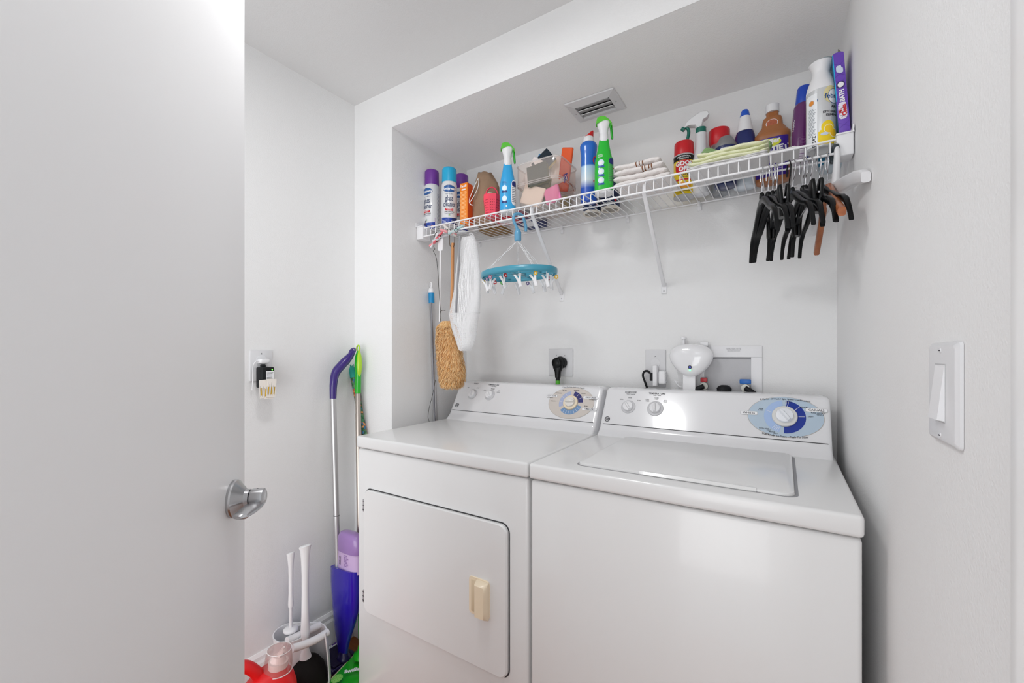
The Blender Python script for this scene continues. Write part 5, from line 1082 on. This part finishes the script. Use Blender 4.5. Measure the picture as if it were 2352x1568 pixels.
# white hanger at the end
p = railpt(1917); t = thing('white_hanger', 'thick white plastic hanger with dark rubber hook tip, last at the right end', 'hanger', p, R(9), 'clothes hangers on the right end of the shelf'); WH2 = mat('#dddddf', .35)
mb = MB(); mb.tube(bez([(0, -.012, .016), (0, -.020, -.004), (0, -.018, -.030), (0, -.010, -.060), (0, -.002, -.090)], 5), [.0050+.0002*i for i in range(21)], WH2, 10, flat=1.2); mb.build('stem', t, 60)
mb = MB(); mb.tube(bez([(0, .018, -.016), (0, .018, .002), (0, .009, .0145), (0, -.004, .0180), (0, -.015, .012), (0, -.0195, -.002)], 5), .0058, mat('#27343c', .4), 10); mb.build('rubber_tip', t, 60)
for s in (-1, 1):
    mb = MB(); rings = []
    for y, z, h_ in ((0, -.092, .044), (.04, -.098, .038), (.10, -.108, .034), (.16, -.120, .031), (.20, -.132, .029), (.215, -.139, .022)): rings.append([(.0085*math.copysign(abs(math.cos(a_))**.5, math.cos(a_)), s*y, z+h_/2*math.copysign(abs(math.sin(a_))**.5, math.sin(a_))) for a_ in [2*math.pi*j/14 for j in range(14)]])
    mb.loft(rings, WH2); mb.build('shoulder', t, 50)
# ================================================================ floor corner on the left
def up(t, part, mb, ang=50): return mb.build(part, t, ang)
# spray mop
m1 = onY(765, 915, 1.050); mbm = onY(776, 1300, 1.035); foot = onZ(790, 1512, .030)
t = thing('spray_mop', 'purple spray mop with silver pole leaning in the corner beside the dryer', 'mop', (foot.x, foot.y, 0)); o = Vector(t.location)
PUR = mat('#2f1470', .25, coat=.4, name='purple_plastic'); PURD = mat('#1d1048', .3, coat=.3); PURL = mat('#6a3fb0', .3)
mb = MB(); pts = bez([p-o for p in (onY(812, 806, 1.135), onY(802, 820, 1.115), onY(785, 838, 1.085), onY(771, 856, 1.062), onY(766, 882, 1.052), m1)], 6)
rr_ = [lerp(.0095, .0175, min(1, i/9)) if i < 16 else lerp(.0175, .0125, (i-16)/(len(pts)-17)) for i in range(len(pts))]; mb.tube(pts, rr_, PUR, 16)
mb.tube([p-o for p in bez([onY(800, 816, 1.116), onY(805, 804, 1.124), onY(814, 800, 1.132), onY(815, 808, 1.134), onY(806, 822, 1.120)], 4)], .0035, PUR, 8); mb.tube(pts[-7:-1], [.0135]*6, PURL, 12, M=T(-.006, -.004, 0)) if False else None
up(t, 'grip', mb)
mb = MB(); mb.tube([m1-o, mbm-o], .0110, ALU, 20); P2 = m1.lerp(mbm, .70); mb.tube([P2-o, P2-o+Vector((0, 0, -.002))], .0114, GAP, 20); up(t, 'pole', mb)
# housing: long tapering shell
def shell(v, ul, ur, dep, Y): A = onY(ul, v, Y); B = onY(ur, v, Y); return ((A.x+B.x)/2-o.x, (B-A).length/2*.98, Y-o.y, dep, A.z-o.z)
mb = MB(); rows = [(1288, 764, 822, .026, 1.035), (1330, 765, 823, .028, 1.035), (1380, 768, 820, .026, 1.035), (1420, 771, 811, .022, 1.035), (1450, 774, 803, .018, 1.035), (1475, 777, 798, .014, 1.035), (1500, 780, 795, .011, 1.035), (1514, 782, 794, .010, 1.035)]
rings = []
for i, r_ in enumerate(rows):
    cx_, a_, cy_, d_, z = shell(*r_); ring = se(a_, d_, 0, 32, 2.4, cx_, cy_); rings.append([(x, y, z+(-.016*max(0, (cx_-x)/a_) if i == 0 else 0)) for x, y, _ in ring])
mb.loft(rings, mat('#2410a0', .22, coat=.5, name='indigo_plastic'), (True, True)); up(t, 'housing', mb, 60)
bA = shell(1250, 779, 828, .030, 1.040)
mb = MB(); LV = mat('#b79ccb', .35); zb = onY(800, 1296, 1.040).z-o.z; zt2 = onY(800, 1221, 1.040).z-o.z; zm = lerp(zb, zt2, .42)
mb.lathe([(1, zb-.02), (1, zm)], mat('#c9aed6', .4), 32, T(bA[0], bA[2]+.004, 0), bA[1]*.93, .024, 2.8); mb.lathe([(1.0, zm), (1.02, zm+.002), (1.0, zm+.03), (.93, zt2-.018), (.75, zt2-.004), (.4, zt2)], mat('#9a78b4', .3, coat=.3), 32, T(bA[0], bA[2]+.004, 0), bA[1]*.98, .026, 2.8); up(t, 'solution_bottle', mb)
mb = MB(); f = lambda x, y: (bA[0]+x, bA[2]-.0215, y); mb.lines(f, -.006, .020, zb+.002, zm-.006, 8, mat('#8a62a8', .5))
for k in range(7): mb.rect(f, -.034, -.026, zb+.004+k*.0045, zb+.0062+k*.0045, INK, nx=1)
up(t, 'bottle_label', mb)
# head
MH = T(-1.472-o.x, 1.030-o.y, .022); mb = MB(); mb.box((0, 0, -.006), (.134, .118, .022), PURD, .008, MH, 3); mb.box((.010, -.006, .008), (.104, .088, .012), mat('#150a30', .5, bump=.5, bscale=300), .005, MH, 3)
mb.lathe([(.026, .012), (.026, .020), (.020, .026), (.016, .040), (0, .040)], PURD, 24, T(0, 0, .020)); up(t, 'mop_head', mb)
mb = MB(); mb.add([MH @ Vector(p) for p in ((-.064, -.040, .0056), (-.040, -.052, .0056), (-.036, .054, .0056), (-.064, .054, .0056))], [(0, 1, 2, 3)], mat('#5a2c98', .35)); mb.text('Swiffer', .026, LBL, lambda x, y: (-.051-y, x+.012, .0062), 0, 0, bold=.06, M=MH); up(t, 'printed_patch', mb)

# green duster mop
gt = onY(823, 786, 1.145); gb = onY(823, 1000, 1.14); gf = Vector((-1.352, .868, .05))
g0, g1, g2, g3 = onY(823, 806, 1.150), onY(823, 858, 1.150), onY(822, 903, 1.149), onY(824, 1000, 1.145)
foot = onZ(830, 1500, .06)
t = thing('green_floor_duster', 'lime green floor duster with silver pole standing in the corner', 'duster', (foot.x, foot.y, 0)); o = Vector(t.location); GRN = mat('#18a818', .3, coat=.3, name='green_plastic'); LIM = mat('#a6d21e', .3, coat=.3, name='lime_plastic')
mb = MB(); e0 = g0-o; cx_ = e0.x; mb.tube([e0, g1.lerp(g0, .75)-o, g1.lerp(g0, .35)-o, g1-o, g2-o], [.0065, .0130, .0155, .0120, .0125], GRN, 18); up(t, 'grip', mb)
mb = MB(); mb.tube([e0+Vector((.0095*math.cos(a_), 0, .0105+.013*math.sin(a_))) for a_ in [2*math.pi*j/20 for j in range(20)]], .0033, LIM, 8, closed=True); A_, B_ = g0-o, g1-o
mb.loft([[(p.x+.0110*w_*math.cos(a_)+.0085, p.y-.002+.0125*w_*math.sin(a_), p.z) for a_ in [2*math.pi*j/16 for j in range(16)]] for p, w_ in ((A_+Vector((0, 0, .002)), .30), (A_.lerp(B_, .25), .80), (A_.lerp(B_, .6), 1.0), (A_.lerp(B_, .95), .75), (A_.lerp(B_, 1.15), .2))], LIM); up(t, 'lime_insert', mb)
low = Vector((foot.x, foot.y, .125)); q1 = (g2-o).lerp(low-o, .09)
mb = MB(); CH = mat('#b6aca4', .32, metal=.8); mb.tube([g2-o, q1], .0105, CH, 20); mb.tube([q1, q1+(low-o-q1)*.66], .0112, CH, 20); up(t, 'pole', mb)
mb = MB(); mid = q1+(low-o-q1)*.66; mb.tube([mid, low-o, Vector((0, 0, .072))], [.0125, .0110, .0085], GRN, 16); up(t, 'lower_grip', mb)
head = Vector((-1.334-o.x, 1.006-o.y, .034)); LM = T(*head) @ RZ(R(106)); mb = MB()
mb.prism(rrect(-.125, .125, -.050, .050, .014), 0, .016, GRN, M=LM @ RX(R(90)) @ T(0, -.016, 0)); mb.lathe([(.030, .0), (.028, .012), (.015, .020), (.012, .040), (0, .042)], GRN, 24, T(0, 0, .050)); up(t, 'head', mb)
mb = MB(); mb.box((0, 0, -.012), (.268, .124, .012), mat('#e2dcb4', .9, bump=.8, bscale=300), .004, LM); up(t, 'cream_pad', mb)
f = lambda x, y: (x, y, .0166)
for x, y, r_ in ((-.062, .018, .021), (-.100, -.022, .020), (.060, .018, .020)):
    mb = MB(); mb.lens(f, x, y, r_, r_*.85, mat('#8fd66a', .4), M=LM); mb.ring(lambda a, b: (a, b, .0170), x, y, r_*.8, r_*.86, 0, 6.28, mat('#5cb53e', .4), M=LM, sy=.85)
    for k in range(6): a_ = k*math.pi/3; mb.add([(x, y, .0172), (x+r_*.75*math.cos(a_-.06), y+r_*.62*math.sin(a_-.06), .0172), (x+r_*.75*math.cos(a_+.06), y+r_*.62*math.sin(a_+.06), .0172)], [(0, 1, 2)], mat('#4aa834', .4), M=LM)
    up(t, 'lime_print', mb)
mb = MB(); mb.text('Swiffer', .022, LBL, lambda a, b: (a, b, .0175), -.012, -.012, rot=R(-55), bold=.06, M=LM); up(t, 'printed_name', mb)

# floral broom stick
FL = multi_mat('floral_print', ['#1e5a34', '#3f7f4a', '#2c6a44', '#16402a', '#b8582a', '#5f8a5a', '#1c4a30', '#5a8a60', '#d08a4e', '#24603a', '#3a7a50', '#2a6a90', '#1e4a34', '#a83a2a'], 110)
ft = onY(807, 838, 1.168); f1_ = onY(812, 880, 1.168); fb = onY(835, 990, 1.165); dr = (fb-ft).normalized(); bot = Vector((-1.415, 1.160, .006)); bot = ft+dr*((ft.z-.006)/-dr.z)
t = thing('floral_broom_stick', 'floral printed stick with teal ribbed grip behind the green duster', 'broom', tuple(bot)); M_ = ft-bot; LZ = M_.length; q = M_.normalized().to_track_quat('Z', 'Y').to_matrix().to_4x4()
mb = MB(); mb.lathe([(.0125, 0), (.0125, LZ-.055)], FL, 20, q); up(t, 'printed_tube', mb)
mb = MB(); TG = mat('#159a8c', .4); mb.loft([se(.0140*(1+.07*(j % 2)), .0140, LZ-.056+j*.0028, 24) for j in range(14)]+[se(.012, .012, LZ-.015, 24), se(.009, .009, LZ-.008, 24)], TG, M=q); mb.tube([q @ Vector((.0085*math.cos(a_), 0, LZ+.006+.014*math.sin(a_))) for a_ in [2*math.pi*j/16 for j in range(16)]], .0040, TG, 8, closed=True); up(t, 'grip', mb)

# toilet brush in its holder
bt = onX(668, 1268, -1.478); t = thing('toilet_brush', 'slim white toilet brush standing in its white holder', 'brush', (bt.x, bt.y, .012)); H = bt.z-.012
mb = MB(); mb.lathe([(.030, .09), (.032, .05), (.026, .012), (0, .006)], mat('#e4e4e4', .9, bump=1., bscale=500), 24, cap=(True, False)); up(t, 'bristles', mb)
mb = MB(); mb.lathe([(.0055, .10), (.0055, H*.58), (.0056, H*.60)], WP, 20); mb.lathe([(.024, H*.425), (.0245, H*.435), (.020, H*.445), (.006, H*.45)], WP, 28); up(t, 'collar', mb)
mb = MB(); mb.loft([se(r_, r_, z, 24) for r_, z in ((.0085, H*.60), (.0090, H*.62), (.0072, H*.70), (.0072, H*.82), (.0082, H*.90), (.0115, H*.965))]+[[(x, y, z+x*.35+.000) for x, y, z in se(.0140, .0140, H*.995, 24)], [(x, y, z+x*.35) for x, y, z in se(.010, .010, H, 24)]], WP); up(t, 'handle', mb)
t = thing('brush_holder', 'rounded white holder with open rim around the toilet brush', 'holder', (bt.x, bt.y, .001)); zr = onX(660, 1456, -1.478).z
mb = MB(); mb.loft([se(.055, .050, 0, 40), se(.060, .055, .01, 40), se(.066, .060, zr*.5, 40), se(.056, .052, zr*.85, 40), se(.062, .056, zr, 40), se(.058, .052, zr, 40), se(.052, .048, zr*.85, 40), se(.060, .055, zr*.5, 40), se(.054, .048, .014, 40)], WP); up(t, 'cup', mb, 60)
# plunger and caddy
pt_ = onX(701, 1251, -1.415); t = thing('plunger', 'white-handled plunger with black rubber cup', 'plunger', (pt_.x, pt_.y, .014)); H = pt_.z-.014
mb = MB(); BK2 = mat('#0c0807', .75, name='black_rubber'); mb.lathe([(.060, 0), (.068, .010), (.070, .035), (.069, .06), (.062, .085), (.048, .106), (.028, .120), (.015, .125)], BK2, 40); up(t, 'rubber_cup', mb, 60)
mb = MB(); mb.loft([se(r_, r_, z, 28) for r_, z in ((.0215, .118), (.0190, .128), (.0125, .150), (.0110, .185), (.0140, .200), (.0150, .215), (.0125, .27), (.0115, .34), (.0115, .41), (.0135, .465), (.0165, H-.018))]+[[(x, y, z+x*.30) for x, y, z in se(.0205, .0205, H-.004, 28)], [(x, y, z+x*.30) for x, y, z in se(.0165, .0165, H-.001, 28)]], WP); up(t, 'handle', mb, 60)
t = thing('plunger_caddy', 'white plastic plunger caddy with curved arms and tall back', 'holder', (pt_.x, pt_.y, .001)); mb = MB(); zh = .215
back = []
for i in range(17):
    a_ = R(20+140*i/16); back.append(a_)
mb.loft([[(r_*math.cos(a_+R(15)), r_*math.sin(a_+R(15)), z) for a_ in back]+[((r_-.004)*math.cos(a_+R(15)), (r_-.004)*math.sin(a_+R(15)), z) for a_ in reversed(back)] for r_, z in ((.080, .010), (.084, .05), (.080, .12), (.074, .18), (.070, zh))], WP); mb.lathe([(.086, 0), (.088, .004), (.086, .011), (0, .011)], WP, 40); up(t, 'shell', mb, 60)
mb = MB()
for s_ in (-1, 1):
    pts = bez([(s_*.030+.0, .066, zh-.010), (s_*.033+.006, .020, zh-.010), (s_*.030+.010, -.030, zh-.006), (s_*.026+.012, -.055, zh-.002)], 6); mb.tube([Matrix.Rotation(R(-10), 4, 'Z') @ Vector(p) for p in pts], [.0125]*len(pts), WP, 12, flat=1.0)
up(t, 'arms', mb, 60)

# red detergent jugs
REDM = mat('#d4060c', .42, coat=0., name='red_plastic')
jc = onX(611, 1475, -1.335); jx, jy = jc.x, jc.y-.0; t = thing('detergent_jug', 'bright red laundry detergent jug with clear measuring cap', 'jug', (jx, jy, .001), face((jx, jy)))
Hj = .232; mb = MB(); rows = [(.088, .055, 0, -.01), (.094, .060, .008, -.01), (.096, .061, .09, -.01), (.094, .060, .135, -.008), (.082, .055, .172, .002), (.066, .047, .200, .010), (.048, .040, .220, .015), (.034, .031, Hj, .018)]
mb.loft([se(a_, b_, z, 48, 2.7, cx_) for a_, b_, z, cx_ in rows], REDM, (True, True)); up(t, 'bottle', mb, 60)
mb = MB(); mb.tube(bez([(-.012, 0, .205), (-.030, 0, .240), (-.058, 0, .264), (-.094, 0, .262), (-.122, 0, .228), (-.124, 0, .170), (-.096, 0, .120)], 6), .0165, REDM, 14, flat=1.2); up(t, 'handle', mb, 60)
mb = MB(); zc = Hj; M = T(.016, 0, 0) @ RY(R(4)); mb.loft([se(.0275*(1+.015*(j % 2)), .0275, z, 48) for j, z in enumerate((zc, zc+.002, zc+.016, zc+.018))], mat('#e8e2e0', .4), M=M); mb.lathe([(.022, zc+.018), (.020, zc+.026), (.016, zc+.034)], mat('#e8dedc', .4), 32, M)
mb.loft([[(x, y, z+x*.9) for x, y, z in se(.015, .013, zc+.034, 24, 2, .002)], [(x, y, z+x*.9) for x, y, z in se(.008, .008, zc+.044, 24, 2, .006)]], mat('#e8dedc', .4), M=M); up(t, 'pour_spout', mb)
mb = MB(); mb.loft([se(.039, .039, zc-.010, 40), se(.0395, .0395, zc+.01, 40), se(.035, .035, zc+.050, 40), se(.032, .032, zc+.054, 40), se(.010, .010, zc+.055, 40)], clear('#f4e6e4', .08, .10), (False, True), M=M); mb.tube(se(.0395, .0395, zc-.010, 40), .0016, clear('#ffffff', .1, .5), 6, M, closed=True); mb.tube(se(.034, .034, zc+.053, 40), .0013, clear('#ffffff', .1, .5), 6, M, closed=True); up(t, 'measuring_cap', mb, 60)
t = thing('cream_bottle', 'slim cream plastic piece standing beside the plunger cup', 'holder', (-1.335, .842, .001)); mb = MB(); mb.loft([se(.016, .010, 0, 20, 3), se(.016, .010, .05, 20, 3), se(.010, .008, .085, 20, 3), se(.005, .005, .09, 20)], mat('#e4dcd2', .4)); up(t, 'body', mb)
